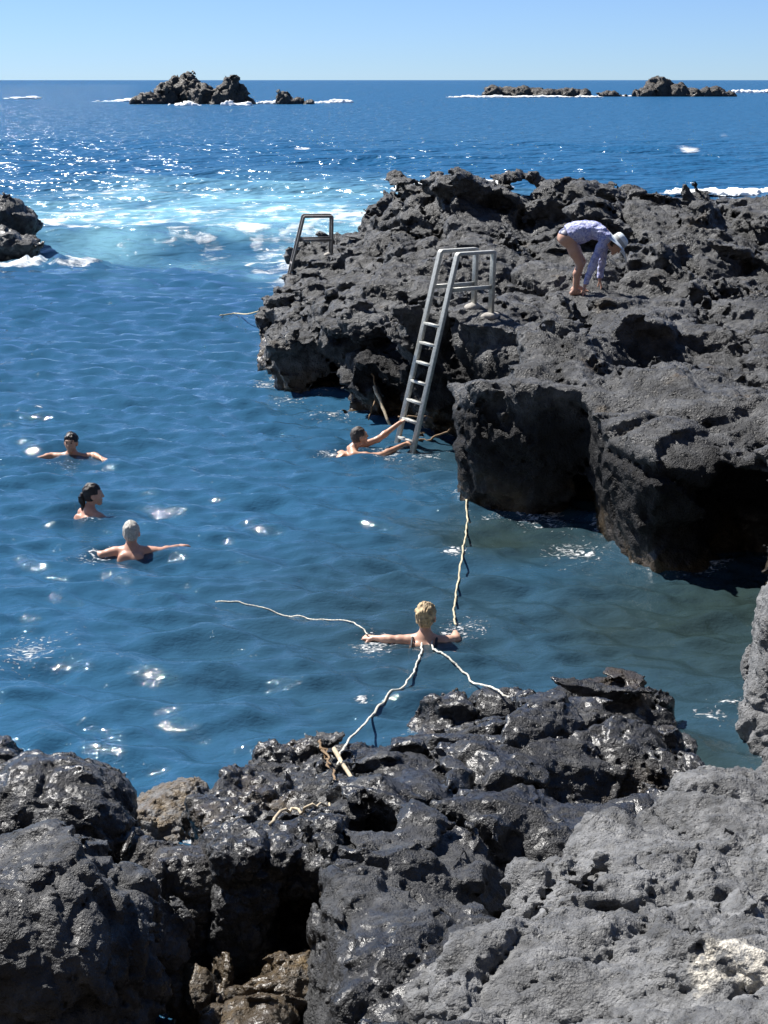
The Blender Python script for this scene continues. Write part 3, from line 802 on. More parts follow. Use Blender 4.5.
def tube_data(name, pts, r, sides=10, strands=0, twist=0.0, ry=None, closed=False, smooth=True, bevel=None):
    """sweep along points; strands > 0 gives laid rope, bevel gives a rounded rectangular bar of r x ry"""
    P = [Vector(p) for p in pts]
    rs = r if isinstance(r, (list, tuple)) else [r] * len(P)
    V, Fq = [], []
    up = Vector((0, 0, 1))
    s_len = 0
    for i, p in enumerate(P):
        t = (P[min(i + 1, len(P) - 1)] - P[max(i - 1, 0)]).normalized()
        u = up if abs(t.dot(up)) < .93 else (Vector((0, 1, 0)) if ry is None else bevel)
        a = t.cross(u).normalized(); b = a.cross(t).normalized()
        if ry is not None:
            a = bevel - t * bevel.dot(t); a.normalize(); b = t.cross(a).normalized()
        if i: s_len += (p - P[i - 1]).length
        for k in range(sides):
            th = 2 * math.pi * k / sides
            if ry is not None:
                c_, s_ = math.cos(th + math.pi / sides), math.sin(th + math.pi / sides)
                e = .24
                x_ = math.copysign(abs(c_) ** e, c_) * rs[i]; y_ = math.copysign(abs(s_) ** e, s_) * ry
                V.append(p + a * x_ + b * y_)
            else:
                q = rs[i] * (1 + (.22 * math.cos(strands * (th - twist * s_len)) if strands else 0))
                V.append(p + a * math.cos(th) * q + b * math.sin(th) * q)
    n = len(P)
    for i in range(n - 1):
        for k in range(sides):
            k2 = (k + 1) % sides
            Fq.append((i * sides + k, (i + 1) * sides + k, (i + 1) * sides + k2, i * sides + k2))
    caps = [tuple(range(sides)), tuple((n - 1) * sides + k for k in reversed(range(sides)))]
    me = bpy.data.meshes.new(name)
    me.from_pydata([tuple(v) for v in V], [], Fq + caps); me.update()
    if smooth:
        me.polygons.foreach_set('use_smooth', [True] * len(me.polygons))
    return me

M['alu'] = simple('weathered_aluminium', (.44, .44, .41), .5, .35, .25, 30, .3, 90)
M['rust'] = simple('dark_rusty_metal', (.22, .205, .195), .65, .4, .35, 25, .4, 80)
M['cement'] = simple('old_cement', (.34, .32, .29), .9, 0, .3, 25, .6, 90)
M['rope'] = simple('pale_rope', (.50, .44, .30), .85, 0, .25, 40, .5, 300)
M['rope_white'] = simple('white_rope', (.62, .60, .52), .8, 0, .15, 40, .5, 300)
M['wood'] = simple('bleached_wood', (.46, .38, .26), .8, 0, .3, 15, .5, 120)
M['wood_dark'] = simple('brown_wood', (.20, .13, .07), .8, 0, .4, 15, .5, 120)

def arc(p0, c, p1, n=6):
    p0, c, p1 = Vector(p0), Vector(c), Vector(p1)
    return [p0 * (1 - t) ** 2 + c * 2 * t * (1 - t) + p1 * t * t for t in [i / n for i in range(n + 1)]]

def make_ladder(name, label, mat, loc, rz, half, post_z):
    """local x = climbing direction, y = across; z = 0 at the water"""
    root = tag(empty(name, loc, rz), label, 'ladder', 'metal bathing ladders on the outcrop')
    run, top, length = .63, 2.42, .54
    lean = run / top
    for s, pz in zip((-1, 1), post_z):
        y = s * half
        pts = [(-lean * .45, y, -.45)] + arc((run - lean * .03, y, top - .03), (run, y, top), (run + .025, y, top)) + \
              arc((run + length - .025, y, top), (run + length, y, top), (run + length - .005, y, top - .03)) + [(run + length - .03, y, pz - loc[2])]
        link('side_rail', tube_data('side_rail', pts, .043, 16, ry=.022, bevel=Vector((0, 1, 0))), mat, root)
        zb = top - .44
        rs_ = np.random.RandomState(int(40 + s * 3))
        ft = bmesh.new(); bmesh.ops.create_icosphere(ft, subdivisions=3, radius=.12)
        for v in ft.verts: v.co = Vector((v.co.x * 1.1, v.co.y * .8, v.co.z * .55)) * (1 + .12 * math.sin(v.co.x * 31 + s) * math.cos(v.co.y * 27) + rs_.uniform(-.03, .03)) + Vector((run + length - .03, y, pz - loc[2] + .05))
        fm_ = bpy.data.meshes.new('footing'); ft.to_mesh(fm_); ft.free(); fm_.polygons.foreach_set('use_smooth', [True] * len(fm_.polygons))
        link('footing', fm_, M['cement'], root)
        link('brace', tube_data('brace', [(lean * zb + .022, y, zb), (run + length - .033, y, zb)], .02, 12, ry=.025, bevel=Vector((0, 1, 0))), mat, root)
    for i in range(8):
        z = 1.53 - .24 * i
        r = link('rung', tube_data('rung', [(lean * z, -half + .014, z), (lean * z, half - .014, z)], .024, 12, ry=.017, bevel=Vector((1, 0, 0))), mat, root)
    return root
nf = Vector((*at(413, 450), 0)); across = Vector((.5, -.87, 0)).normalized()
mid = nf - across * .2
rz1 = math.atan2(.5, .87)
def posts(mid, rz, half):
    out = []
    for s in (-1, 1):
        p = Matrix.Rotation(rz, 3, 'Z') @ Vector((.63 + .54 - .03, s * half, 0)) + mid
        out.append(drop(outcrop, p.x, p.y) - .06)
    return out
make_ladder('bathing_ladder', 'silver grey metal ladder with handrails, a bather holding its lowest rungs', M['alu'], mid, rz1, .2, posts(mid, rz1, .2))
p2 = at_y(331, 257, 29.7)
rz2 = math.atan2(.12, .99)
mid2 = Vector((p2[0] - 1.14, p2[1] - .15, -.40))
lad2 = make_ladder('bathing_ladder', 'dark rusty metal ladder against the surf at the far left end of the outcrop', M['rust'], mid2, rz2, .2, [z for z in posts(mid2, rz2, .2)])

def spline(pts, n=14):
    P = [Vector(p) for p in pts]; P = [P[0] * 2 - P[1]] + P + [P[-1] * 2 - P[-2]]
    out = []
    for i in range(1, len(P) - 2):
        for k in range(n):
            t = k / n
            a, b, c, d = P[i - 1], P[i], P[i + 1], P[i + 2]
            out.append(.5 * ((2 * b) + (c - a) * t + (2 * a - 5 * b + 4 * c - d) * t * t + (3 * b - a - 3 * c + d) * t ** 3))
    out.append(P[-2])
    return out
def floats(x, y, dz=.012):
    return (x, y, float(wave(x, y, .04)) + dz)
def rope(label, pts, r, mat, wig=.0, seed=0, strands=3, name='rope', water=None):
    wig *= .4; r *= .52
    rs = np.random.RandomState(seed)
    S = spline(pts, 26)
    ph = rs.uniform(0, 6, 6)
    S = [p + Vector((wig * math.sin(i * .35 + ph[0]) + wig * .6 * math.sin(i * .83 + ph[1]), wig * math.sin(i * .47 + ph[2]), 0)) for i, p in enumerate(S)]
    if water is not None:
        S = [Vector((p.x, p.y, max(p.z, float(wave(p.x, p.y, .04)) + water))) for p in S]
    o = link(name, tube_data(name, S, r, 12, strands, 60.0), mat)
    return tag(o, label, 'rope', 'ropes strung across the bathing pool')
# ------------------------------------------------------------------ people
class Cone:
    def __init__(s, a, b, ra, rb, k=.03):
        s.a, s.b, s.ra, s.rb, s.k = np.array(a, float), np.array(b, float), ra, rb, k
        s.lo = np.minimum(s.a - ra, s.b - rb); s.hi = np.maximum(s.a + ra, s.b + rb)
    def ev(s, P, inf=0.0):
        ab = s.b - s.a
        t = np.clip(((P - s.a) @ ab) / (ab @ ab + 1e-12), 0, 1)
        return np.linalg.norm(P - (s.a + t[..., None] * ab), axis=-1) - (s.ra + (s.rb - s.ra) * t) - inf
class Oval:
    def __init__(s, c, r, R=None, k=.03, sub=False):
        s.c, s.r, s.k, s.sub = np.array(c, float), np.array(r, float), k, sub
        s.R = np.eye(3) if R is None else R
        m = s.r.max(); s.lo, s.hi = s.c - m, s.c + m
    def ev(s, P, inf=0.0):
        q = (P - s.c) @ s.R
        r = s.r + inf
        n = np.linalg.norm(q / r, axis=-1); g = np.linalg.norm(q / (r * r), axis=-1)
        return np.where(g > 1e-6, n * (n - 1) / np.maximum(g, 1e-6), -r.min())

def flesh(name, prims, h, mat, inf=0.0, region=None, noise=None, parent=None, smooth_it=1):
    lo = np.min([p.lo for p in prims], 0) - inf - .03; hi = np.max([p.hi for p in prims], 0) + inf + .03
    n = np.ceil((hi - lo) / h).astype(int) + 1
    ax = [lo[i] + h * np.arange(n[i]) for i in range(3)]
    vol = np.full(n, .25, F32)
    for p in prims:
        pad = .06 + inf
        i0 = np.maximum(((p.lo - pad - lo) / h).astype(int), 0); i1 = np.minimum(((p.hi + pad - lo) / h).astype(int) + 2, n)
        G = np.stack(np.meshgrid(*[ax[i][i0[i]:i1[i]] for i in range(3)], indexing='ij'), -1)
        sl = tuple(slice(i0[i], i1[i]) for i in range(3))
        d = p.ev(G, inf)
        vol[sl] = smax(vol[sl], -d, p.k) if getattr(p, 'sub', False) else smin(vol[sl], d, p.k)
    if region or noise:
        idx = np.argwhere(np.abs(vol) < .09)
        P = idx * h + lo
        v = vol[idx[:, 0], idx[:, 1], idx[:, 2]]
        if noise: v = v + noise(P.astype(F32))
        vol[idx[:, 0], idx[:, 1], idx[:, 2]] = v
        if region:
            G = np.stack(np.meshgrid(*ax, indexing='ij'), -1)
            vol = np.maximum(vol, region(G)).astype(F32)
    for a_ in range(3):
        for e in (0, -1):
            sl = [slice(None)] * 3; sl[a_] = e
            vol[tuple(sl)] = np.maximum(vol[tuple(sl)], h)
    V, Qd = surface_nets(vol, lo, h)
    V, Qd = keep_big(V, Qd)
    return link(name, mesh_data(name, V, Qd), mat, parent)

def unit(v):
    v = np.array(v, float); return v / np.linalg.norm(v)
def head_matrix(yaw, pitch, roll=0.0):
    return np.array(Matrix.Rotation(yaw, 3, 'Z') @ Matrix.Rotation(pitch, 3, 'X') @ Matrix.Rotation(roll, 3, 'Y'))
def head_prims(c, R):
    c = np.array(c, float)
    T = lambda p: c + R @ np.array(p, float)
    return [Oval(T((0, -.012, .03)), (.073, .094, .092), R), Cone(T((0, .025, -.035)), T((0, .062, -.088)), .058, .032, .03),
            Oval(T((0, .05, -.01)), (.058, .045, .07), R, .02),
            Oval(T((-.03, .096, .012)), (.014, .012, .010), R, .012, True), Oval(T((.03, .096, .012)), (.014, .012, .010), R, .012, True),
            Cone(T((0, .090, .015)), T((0, .106, -.024)), .009, .013, .012), Oval(T((0, .090, -.058)), (.024, .010, .009), R, .008),
            Oval(T((-.077, -.006, -.008)), (.011, .022, .031), R, .008), Oval(T((.077, -.006, -.008)), (.011, .022, .031), R, .008),
            Oval(T((0, .078, .033)), (.05, .016, .010), R, .014)]
def eyes(c, R, body):
    c = np.array(c, float)
    for s in (-1, 1):
        link('eye', sphere_data('eye', c + R @ np.array((s * .03, .0855, .012)), .0095), M['eye'], body)
        o = link('eyebrow', tube_data('eyebrow', [c + R @ np.array(p) for p in ((s * .014, .094, .033), (s * .030, .0925, .038), (s * .047, .080, .032))], .004, 6), M['hair_dark'], body)
def sphere_data(name, c, r):
    bm = bmesh.new(); bmesh.ops.create_uvsphere(bm, u_segments=14, v_segments=10, radius=r)
    bmesh.ops.translate(bm, vec=Vector(c), verts=bm.verts)
    me = bpy.data.meshes.new(name); bm.to_mesh(me); bm.free()
    me.polygons.foreach_set('use_smooth', [True] * len(me.polygons))
    return me
def hand_prims(w, d, nrm, side, curl=.25, spread=.10, s=1.0):
    """w wrist, d pointing direction, nrm palm normal (fingers curl to it), side +1: thumb at +lateral"""
    w = np.array(w, float); d = unit(d); nrm = np.array(nrm, float); nrm = unit(nrm - d * (nrm @ d)); lat = np.cross(d, nrm) * side
    out = []
    for i, (o, L) in enumerate(zip((.030, .010, -.010, -.029), (.074, .082, .076, .060))):
        kn = w + d * (.088 - .006 * abs(i - 1)) * s + lat * o * s
        out.append(Cone(w + d * .012 * s + lat * o * .55 * s, kn, .013 * s, .0115 * s, .012))
        dd = unit(d + lat * spread * (1.2 - .8 * i))
        p = kn
        for j, f in enumerate((.45, .30, .25)):
            a = curl * (j + .6)
            dj = dd * math.cos(a) + nrm * math.sin(a)
            q = p + dj * L * f * s
            out.append(Cone(p, q, (.0098 - .0008 * j) * s, (.0090 - .0010 * j) * s, .004))
            p = q
    b = w + d * .022 * s + lat * .024 * s
    m = b + (d * .62 + lat * .62 + nrm * .35) * .042 * s
    e = m + unit(d * .85 + lat * .2 + nrm * (.25 + curl)) * .034 * s
    f = e + unit(d * .8 + nrm * (.3 + curl)) * .026 * s
    out += [Cone(w + d * .01 * s, m, .016 * s, .0125 * s, .012), Cone(m, e, .0115 * s, .0105 * s, .004), Cone(e, f, .0105 * s, .0085 * s, .004)]
    return out
def arm_prims(sh, el, wr, s=1.0):
    sh, el, wr = [np.array(p, float) for p in (sh, el, wr)]
    m = el + (wr - el) * .3
    return [Cone(sh, sh + (el - sh) * .45, .054 * s, .048 * s, .035), Cone(sh + (el - sh) * .45, el, .047 * s, .038 * s), Cone(el, m, .038 * s, .039 * s), Cone(m, wr, .039 * s, .026 * s)]

def skin(name, col, rough=.42):
    t = NT(name)
    co = t.n('ShaderNodeTexCoord').outputs['Object']
    p = t.n('ShaderNodeBsdfPrincipled')
    n = t.noise(co, 9, 4, .6)
    t.l(t.mix(t.ramp(n, .35, .68), tuple(c * f for c, f in zip(col, (.88, .82, .8))), tuple(c * f for c, f in zip(col, (1.1, 1.08, 1.05)))), p.inputs['Base Color'])
    p.inputs['Roughness'].default_value = rough
    p.inputs['Subsurface Weight'].default_value = .12; p.inputs['Subsurface Radius'].default_value = (.012, .004, .002); p.inputs['Subsurface Scale'].default_value = 1
    t.l(t.bump(t.noise(co, 160, 3, .6), .15, .004), p.inputs['Normal'])
    t.l(p.outputs[0], t.out.inputs['Surface'])
    return t.m
M['skin'] = skin('tanned_skin', (.52, .31, .215))
M['skin_pale'] = skin('fair_skin', (.56, .35, .26))
M['skin_ruddy'] = skin('ruddy_skin', (.55, .32, .235))
M['eye'] = simple('eye', (.05, .04, .035), .2)
M['hair_dark'] = simple('dark_hair', (.014, .010, .009), .38, 0, .4, 40, .5, 200)
M['hair_grey'] = simple('grey_hair', (.42, .40, .36), .55, 0, .4, 60, .5, 200)
M['hair_blond'] = simple('blond_hair', (.42, .31, .17), .5, 0, .8, 20, .6, 200)
M['hair_brown'] = simple('brown_grey_hair', (.055, .042, .035), .5, 0, .5, 45, .6, 200)

def strands(R, amp=.008):
    def f(P):
        q = (P @ R.astype(F32)) * np.array([90, 26, 26], F32)
        return amp * perlin(q, 5) + amp * 1.3 * perlin(P * 22, 8)
    return f
def hair_cap(c, R, mat, body, thick=.014, front=.045, nape=-.075, fringe=.055, amp=.008, extra=()):
    c = np.array(c, float)
    T = lambda p: c + R @ np.array(p, float)
    pr = [Oval(T((0, -.016, .034)), (.078 + thick * .4, .098 + thick * .4, .094 + thick * .6), R), Oval(T((0, -.05, -.02)), (.066, .058, .062), R, .03)] + list(extra)
    def region(G):
        q = (G - c) @ R
        face = np.minimum(q[..., 1] - front, fringe - q[..., 2])     # > 0 inside the face opening
        ear = np.minimum(np.minimum(np.abs(q[..., 0]) - .058, .015 - q[..., 2]), q[..., 1] + .035)
        return np.maximum(np.maximum(face, nape - q[..., 2]), ear)
    return flesh('hair', pr, .005, mat, region=region if not extra else None, noise=strands(R, amp), parent=body)

def swimmer(label, loc, yaw, mat, head, armL, armR, hyaw=0.0, hpitch=0.0, back=(0, -.25, -.42), legs=None, neck=(0, -.02, .10), sw=.165, shz=.03, hands=((0, 0, -1), (0, 0, -1)), curls=(.25, .25), s=1.0, female=False, sink=-.042):
    """local frame: faces +y, right hand at +x, z = 0 at the water surface"""
    Rz = np.array(Matrix.Rotation(yaw, 3, 'Z'))
    A = lambda p: Rz @ np.array(p, float)
    pr = []
    nb, hd = A(neck), A(head)
    hips = A((back[0], back[1], back[2]))
    chest = A((back[0] * .35, back[1] * .35 - .02, shz - .13))
    RH = Rz @ head_matrix(hyaw, hpitch)
    shL, shR = A((-sw, 0, shz)), A((sw, 0, shz))
    up = unit(nb - hips); side = A((1, 0, 0)); fw = np.cross(up, side)
    RT = np.stack([side, fw, up], 1)
    pr.append(Oval(chest, (.158 * s, .108 * s, .20), RT, .05))
    pr.append(Oval((chest + hips) / 2, (.135 * s, .095 * s, .2), RT, .05))
    pr.append(Oval(hips, (.16 * s, .115 * s, .14), RT, .05))
    pr.append(Cone(shL + (nb - shL) * .05, nb - up * .03, .052 * s, .05, .04)); pr.append(Cone(shR + (nb - shR) * .05, nb - up * .03, .052 * s, .05, .04))
    for sgn in (-1, 1):   # shoulder blades
        pr.append(Oval(chest + side * sgn * .08 - fw * .075 + up * .07, (.05, .028, .07), RT, .04))
    pr.append(Cone(nb - up * .03, hd + RH @ np.array((0, -.025, -.055)), .056 * s, .049 * s, .03))
    for sh, (el, wr), hn, cu, sd_ in ((shL, armL, hands[0], curls[0], 1), (shR, armR, hands[1], curls[1], -1)):
        el, wr = A(el), A(wr)
        pr += arm_prims(sh, el, wr, s * .98)
    if legs:
        for kn, an in legs:
            sgn = 1 if kn[0] > 0 else -1
            hp = hips + side * .085 * sgn
            pr += [Cone(hp, A(kn), .082, .056, .05), Cone(A(kn), A(an), .055, .036, .03)]
    else:
        for sgn in (-1, 1):
            hp = hips + side * .085 * sgn; kn = hp - up * .38 + fw * .12; an = kn - up * .36 - fw * .16
            pr += [Cone(hp, kn, .082, .056, .05), Cone(kn, an, .055, .036, .03)]
    pr += head_prims(hd, RH)
    for (el, wr), hn, cu, sd_ in ((armL, hands[0], curls[0], 1), (armR, hands[1], curls[1], -1)):
        pr += hand_prims(A(wr), A(np.array(wr) - np.array(el)), A(hn), sd_, cu)
    o = flesh('person', pr, .0065, mat)
    o.location = (loc[0], loc[1], loc[2] + sink)
    tag(o, label, 'person', 'bathers in the pool')
    return o, hd, RH, A, (chest, side, fw, up)

# dark-haired bather facing us
x, y = at(72, 457)
b, hd, RH, A, T_ = swimmer('dark-haired bather facing the shore with both arms spread on the water', (x, y, .0), math.pi - .1, M['skin'], (0, .01, .225),
     ((-.27, -.03, .06), (-.41, .14, .07)), ((.26, .0, .05), (.38, .19, .055)), hpitch=.05, back=(0, .12, -.40), legs=[((-.13, .36, -.14), (-.2, .5, -.5)), ((.12, .36, -.14), (.2, .5, -.5))])
hair_cap(hd, RH, M['hair_dark'], b, .016, .05, -.05, .045); eyes(hd, RH, b)
S1 = (x, y)
# ponytail
x, y = at(91, 516)
b, hd, RH, A, T_ = swimmer('bather with a dark wet ponytail looking right, between the other two on the left', (x, y, .02), -.75, M['skin_ruddy'], (.01, .035, .252),
     ((-.24, .10, -.10), (-.22, .28, -.22)), ((.23, .12, -.06), (.2, .34, -.2)), hyaw=-.55, back=(0, -.15, -.45), neck=(0, -.01, .12), sw=.15, s=.9)
tail = [hd + RH @ np.array(p) for p in ((0, -.10, .02), (0, -.125, -.03), (.0, -.115, -.10), (0.005, -.105, -.17), (.0, -.11, -.225))]
hair_cap(hd, RH, M['hair_dark'], b, .010, .045, -.06, .06, .005)
link('ponytail', tube_data('ponytail', spline(tail, 6), [.034] * 6 + [.030] * 6 + [.024] * 6 + [.016] * 6 + [.006], 12, 3, 20), M['hair_dark'], b)
S2 = (x, y)
# grey hair, back to us
x, y = at(132, 553)
b, hd, RH, A, T_ = swimmer('grey-haired bather seen from behind, arms stretched out sideways', (x, y, .0), .05, M['skin_ruddy'], (0, .04, .238),
     ((-.29, -.05, .035), (-.44, .10, .03)), ((.29, .0, .05), (.43, .17, .045)), hyaw=-.1, back=(0, -.12, -.45), neck=(0, 0, .115), sw=.175, shz=.045, s=1.05)
hair_cap(hd, RH, M['hair_grey'], b, .010, .035, -.062, .07, .004)
S3 = (x, y)
# blond, holding the rope
x, y = at(425, 641)
b, hd, RH, A, T_ = swimmer('blond bather seen from behind, holding ropes in both hands', (x, y, .0), -.1, M['skin_pale'], (.005, .035, .242),
     ((-.29, -.02, .05), (-.43, .02, .045)), ((.25, .13, .02), (.235, .29, .03)), hyaw=-.15, back=(0, -.12, -.45), neck=(0, 0, .11), sw=.15, shz=.035, s=.9, hands=((0, .3, -1), (0, .2, -1)), curls=(.75, .75), female=True)
hair_cap(hd, RH, M['hair_blond'], b, .018, .04, -.07, .07, .008)
ch, sd_, fw, up = T_
for sg in (-1, 1):
    path = [ch + sd_ * .10 * sg + up * dz + fw * dy for dz, dy in ((-.05, -.125), (.05, -.135), (.13, -.105), (.178, -.03), (.15, .06), (.05, .115))]
    link('strap', tube_data('strap', spline(path, 5), .011, 8), simple('black_swimwear', (.012, .012, .016), .6), b)
S4 = (x, y)
S4_hands = [Vector(A((-.48, .03, .03))) + Vector((x, y, 0)), Vector(A((.235, .35, .02))) + Vector((x, y, 0))]
# man at the ladder
bx, by = at(352, 452)
Ld = lambda px, py, z: Vector((*at(px, py, z), z))
yaw5 = -math.pi / 2 + .15
inv = np.array(Matrix.Rotation(-yaw5, 3, 'Z'))
def loc5(p): return inv @ (np.array(p) - np.array((bx, by, 0)))
rng = Matrix.Rotation(rz1, 3, 'Z')
g1 = rng @ Vector((.63 / 2.42 * .33, .14, .36)) + mid
g2 = rng @ Vector((.63 / 2.42 * .09, -.10, .115)) + mid
w1, w2 = loc5(g1), loc5(g2)
w1 = w1 - unit(w1 - np.array((-.15, .08, .06))) * .085; w2 = w2 - unit(w2 - np.array((.17, .08, .03))) * .085
b, hd, RH, A, T_ = swimmer('short-haired bather reaching for the silver ladder with both hands', (bx, by, 0), yaw5, M['skin'], (-.02, .10, .235),
     ((-.19, .36, .15), w1), ((.20, .33, .03), w2), hyaw=.25, hpitch=.15, back=(0, -.42, -.26), neck=(0, .03, .10), sw=.165, shz=.03, s=1.02, curls=(.85, .85))
hair_cap(hd, RH, M['hair_brown'], b, .008, .045, -.055, .07, .004)
S5 = (bx, by)

# ---- the woman bending down on the rock (local frame: faces +x)
foot_p = hit(outcrop, 574, 294)
if foot_p is None: foot_p = Vector((2.64, 21.5, 1.64))
W = lambda x, y, z: np.array((x, y, z), float)
fz = foot_p.z
def gz(x, y):      # rock height under a local spot
    return drop(outcrop, foot_p.x + x, foot_p.y + y) - fz
aN, aF = W(0, -.11, gz(0, -.11) + .075), W(.04, .10, gz(.04, .10) + .075)
kN, kF = W(.06, -.12, .42), W(.11, .11, .44)
hN, hF = W(-.11, -.085, .765), W(-.10, .085, .77)
pr = [Oval((-.10, 0, .80), (.125, .165, .125), None, .05), Oval((-.165, -.075, .775), (.085, .09, .10), None, .05), Oval((-.165, .075, .775), (.085, .09, .10), None, .05)]
Rt = np.array(Matrix.Rotation(-.12, 3, 'Y'))
torso = [Oval((.04, 0, .885), (.17, .125, .095), Rt, .06), Oval((.22, 0, .885), (.16, .15, .105), np.array(Matrix.Rotation(.15, 3, 'Y')), .06),
         Cone((.33, -.12, .84), (.33, .12, .84), .075, .075, .05), Cone((.34, -.1, .86), (.40, -.165, .80), .06, .055, .04), Cone((.36, .1, .86), (.43, .165, .79), .06, .055, .04)]
pr += torso
for h_, k_, a_ in ((hN, kN, aN), (hF, kF, aF)):
    md = k_ + (a_ - k_) * .35 + W(-.02, 0, 0)
    pr += [Cone(h_, h_ + (k_ - h_) * .5, .088, .074, .05), Cone(h_ + (k_ - h_) * .5, k_, .074, .054, .04), Cone(k_, md, .052, .053, .03), Cone(md, a_, .053, .035, .03)]
    heel = a_ + W(-.045, 0, -.045); ball = a_ + W(.12, 0, -.052)
    pr += [Cone(a_, heel, .036, .030, .03), Cone(a_ + W(.01, 0, -.01), ball, .036, .026, .025), Cone(heel, ball, .026, .03, .02)]
    for q in range(5):
        o_ = (q - 2) * .016
        pr.append(Cone(ball + W(.0, o_, -.005), ball + W(.05 - .006 * abs(q - 1), o_ * 1.15, -.012), .012, .010, .005))
shN, shF = W(.385, -.165, .80), W(.43, .165, .79)
gN = gz(.10, -.17); gF = gz(.40, .16)
wN, wF = W(.125, -.175, max(gN + .13, .06)), W(.375, .17, max(gF + .12, .06))
eN, eF = W(.24, -.225, (shN[2] + wN[2]) / 2 + .03), W(.415, .215, (shF[2] + wF[2]) / 2 + .02)
arms = arm_prims(shN, eN, wN, .9) + arm_prims(shF, eF, wF, .9)
pr += arms
RHw = np.array(Matrix.Rotation(-math.pi / 2, 3, 'Z') @ Matrix.Rotation(-math.radians(52), 3, 'X'))
hdw = W(.555, .01, .675)
pr += [Cone((.40, 0, .85), hdw + RHw @ W(0, -.03, -.05), .058, .047, .03)] + head_prims(hdw, RHw)
pr += hand_prims(wN, W(-.1, -.02, -1), W(-.9, 0, -.3), -1, .25, .2) + hand_prims(wF, W(.25, -.03, -.9), W(-.9, 0, -.3), 1, .25, .2)
woman = flesh('person', pr, .006, M['skin_pale'])
woman.location = foot_p
tag(woman, 'woman in a pale blue-violet shirt and white sun hat bending down on the outcrop', 'person')
cl = NT('patterned_shirt')
co = cl.n('ShaderNodeTexCoord').outputs['Object']; p = cl.n('ShaderNodeBsdfPrincipled')
n1 = cl.noise(co, 16, 3, .6, 1.2); n2 = cl.noise(co, 30, 3, .6, .8)
c1 = cl.mix(cl.ramp(n1, .48, .56), (.47, .49, .74), (.25, .28, .57)); c1 = cl.mix(cl.ramp(n2, .55, .62), c1, (.63, .65, .80))
cl.l(c1, p.inputs['Base Color']); p.inputs['Roughness'].default_value = .85
cl.l(cl.bump(cl.noise(co, 14, 3, .6, .6), .6, .03), p.inputs['Normal']); cl.l(p.outputs[0], cl.out.inputs['Surface'])
def shirt_region(G):
    x, z, y = G[..., 0], G[..., 2], G[..., 1]
    hem = -.205 - x + (z - .8) * -.28                      # behind the waist stays bare
    d = np.maximum(-.15 - x + .35 * (.9 - z), .05 + 0 * x - 1)
    cuffs = np.where(y < 0, (wN[2] + .02) - z, (wF[2] + .02) - z)
    return np.maximum(np.maximum(d, cuffs), x - .50)
folds = lambda P: (.010 * perlin(P * np.array([9, 14, 16], F32), 3) + .005 * perlin(P * 30, 4)).astype(F32)
flesh('shirt', [Oval((-.07, 0, .83), (.13, .165, .12), None, .05), Oval((.05, 0, .84), (.16, .15, .13), None, .06)] + torso + arms, .007, cl.m, inf=.017, region=shirt_region, noise=folds, parent=woman)
bt = NT('dark_patterned_swimwear')
co = bt.n('ShaderNodeTexCoord').outputs['Object']; p = bt.n('ShaderNodeBsdfPrincipled')
bt.l(bt.mix(bt.ramp(bt.noise(co, 24, 2, .5, 1), .55, .6), (.03, .035, .09), (.5, .52, .65)), p.inputs['Base Color']); bt.l(p.outputs[0], bt.out.inputs['Surface'])
def pants_region(G):
    x, y, z = G[..., 0], G[..., 1], G[..., 2]
    return np.maximum(np.maximum(x - .02, -.235 - x), np.maximum(.70 + .30 * np.abs(y) + .55 * np.abs(x + .03) - z, -1))
flesh('swim_bottom', pr[:3] + [Oval((.0, 0, .83), (.14, .14, .11), None, .05)], .007, bt.m, inf=.007, region=pants_region, parent=woman)
# sun hat
def lathe(name, prof, mat, parent, seg=40, wob=0.0):
    V, Fq = [], []
    for i, (r, z) in enumerate(prof):
        for k in range(seg):
            th = 2 * math.pi * k / seg
            V.append((r * math.cos(th), r * math.sin(th), z + wob * max(0, r - .1) * math.sin(3 * th + .6)))
    for i in range(len(prof) - 1):
        for k in range(seg):
            k2 = (k + 1) % seg
            Fq.append((i * seg + k, i * seg + k2, (i + 1) * seg + k2, (i + 1) * seg + k))
    me = bpy.data.meshes.new(name); me.from_pydata(V, [], Fq); me.update()
    me.polygons.foreach_set('use_smooth', [True] * len(me.polygons))
    return link(name, me, mat, parent)
M['hat'] = simple('white_hat_cloth', (.66, .74, .80), .85, 0, .06, 30, .4, 160)
M['hat_grey'] = simple('grey_hat_band', (.36, .38, .38), .85, 0, .2, 30, .4, 160)
Hm = Matrix(RHw.tolist()).to_4x4(); Hm.translation = Vector(hdw + RHw @ W(0, -.012, .045))
hat = lathe('sun_hat', [(.088, -.004), (.15, -.016), (.258, -.046), (.263, -.042), (.258, -.038), (.15, -.004), (.098, .006), (.097, .035), (.093, .07), (.08, .096), (.05, .108), (.001, .111)], M['hat'], woman, wob=.14)
hat.matrix_local = Hm @ Matrix.Scale(1.17, 4)
band = lathe('hat_band', [(.0985, .004), (.0995, .008), (.0985, .045), (.096, .047)], M['hat_grey'], hat)
hair_cap(hdw, RHw, M['hair_brown'], woman, .004, .04, -.06, .05, .003)

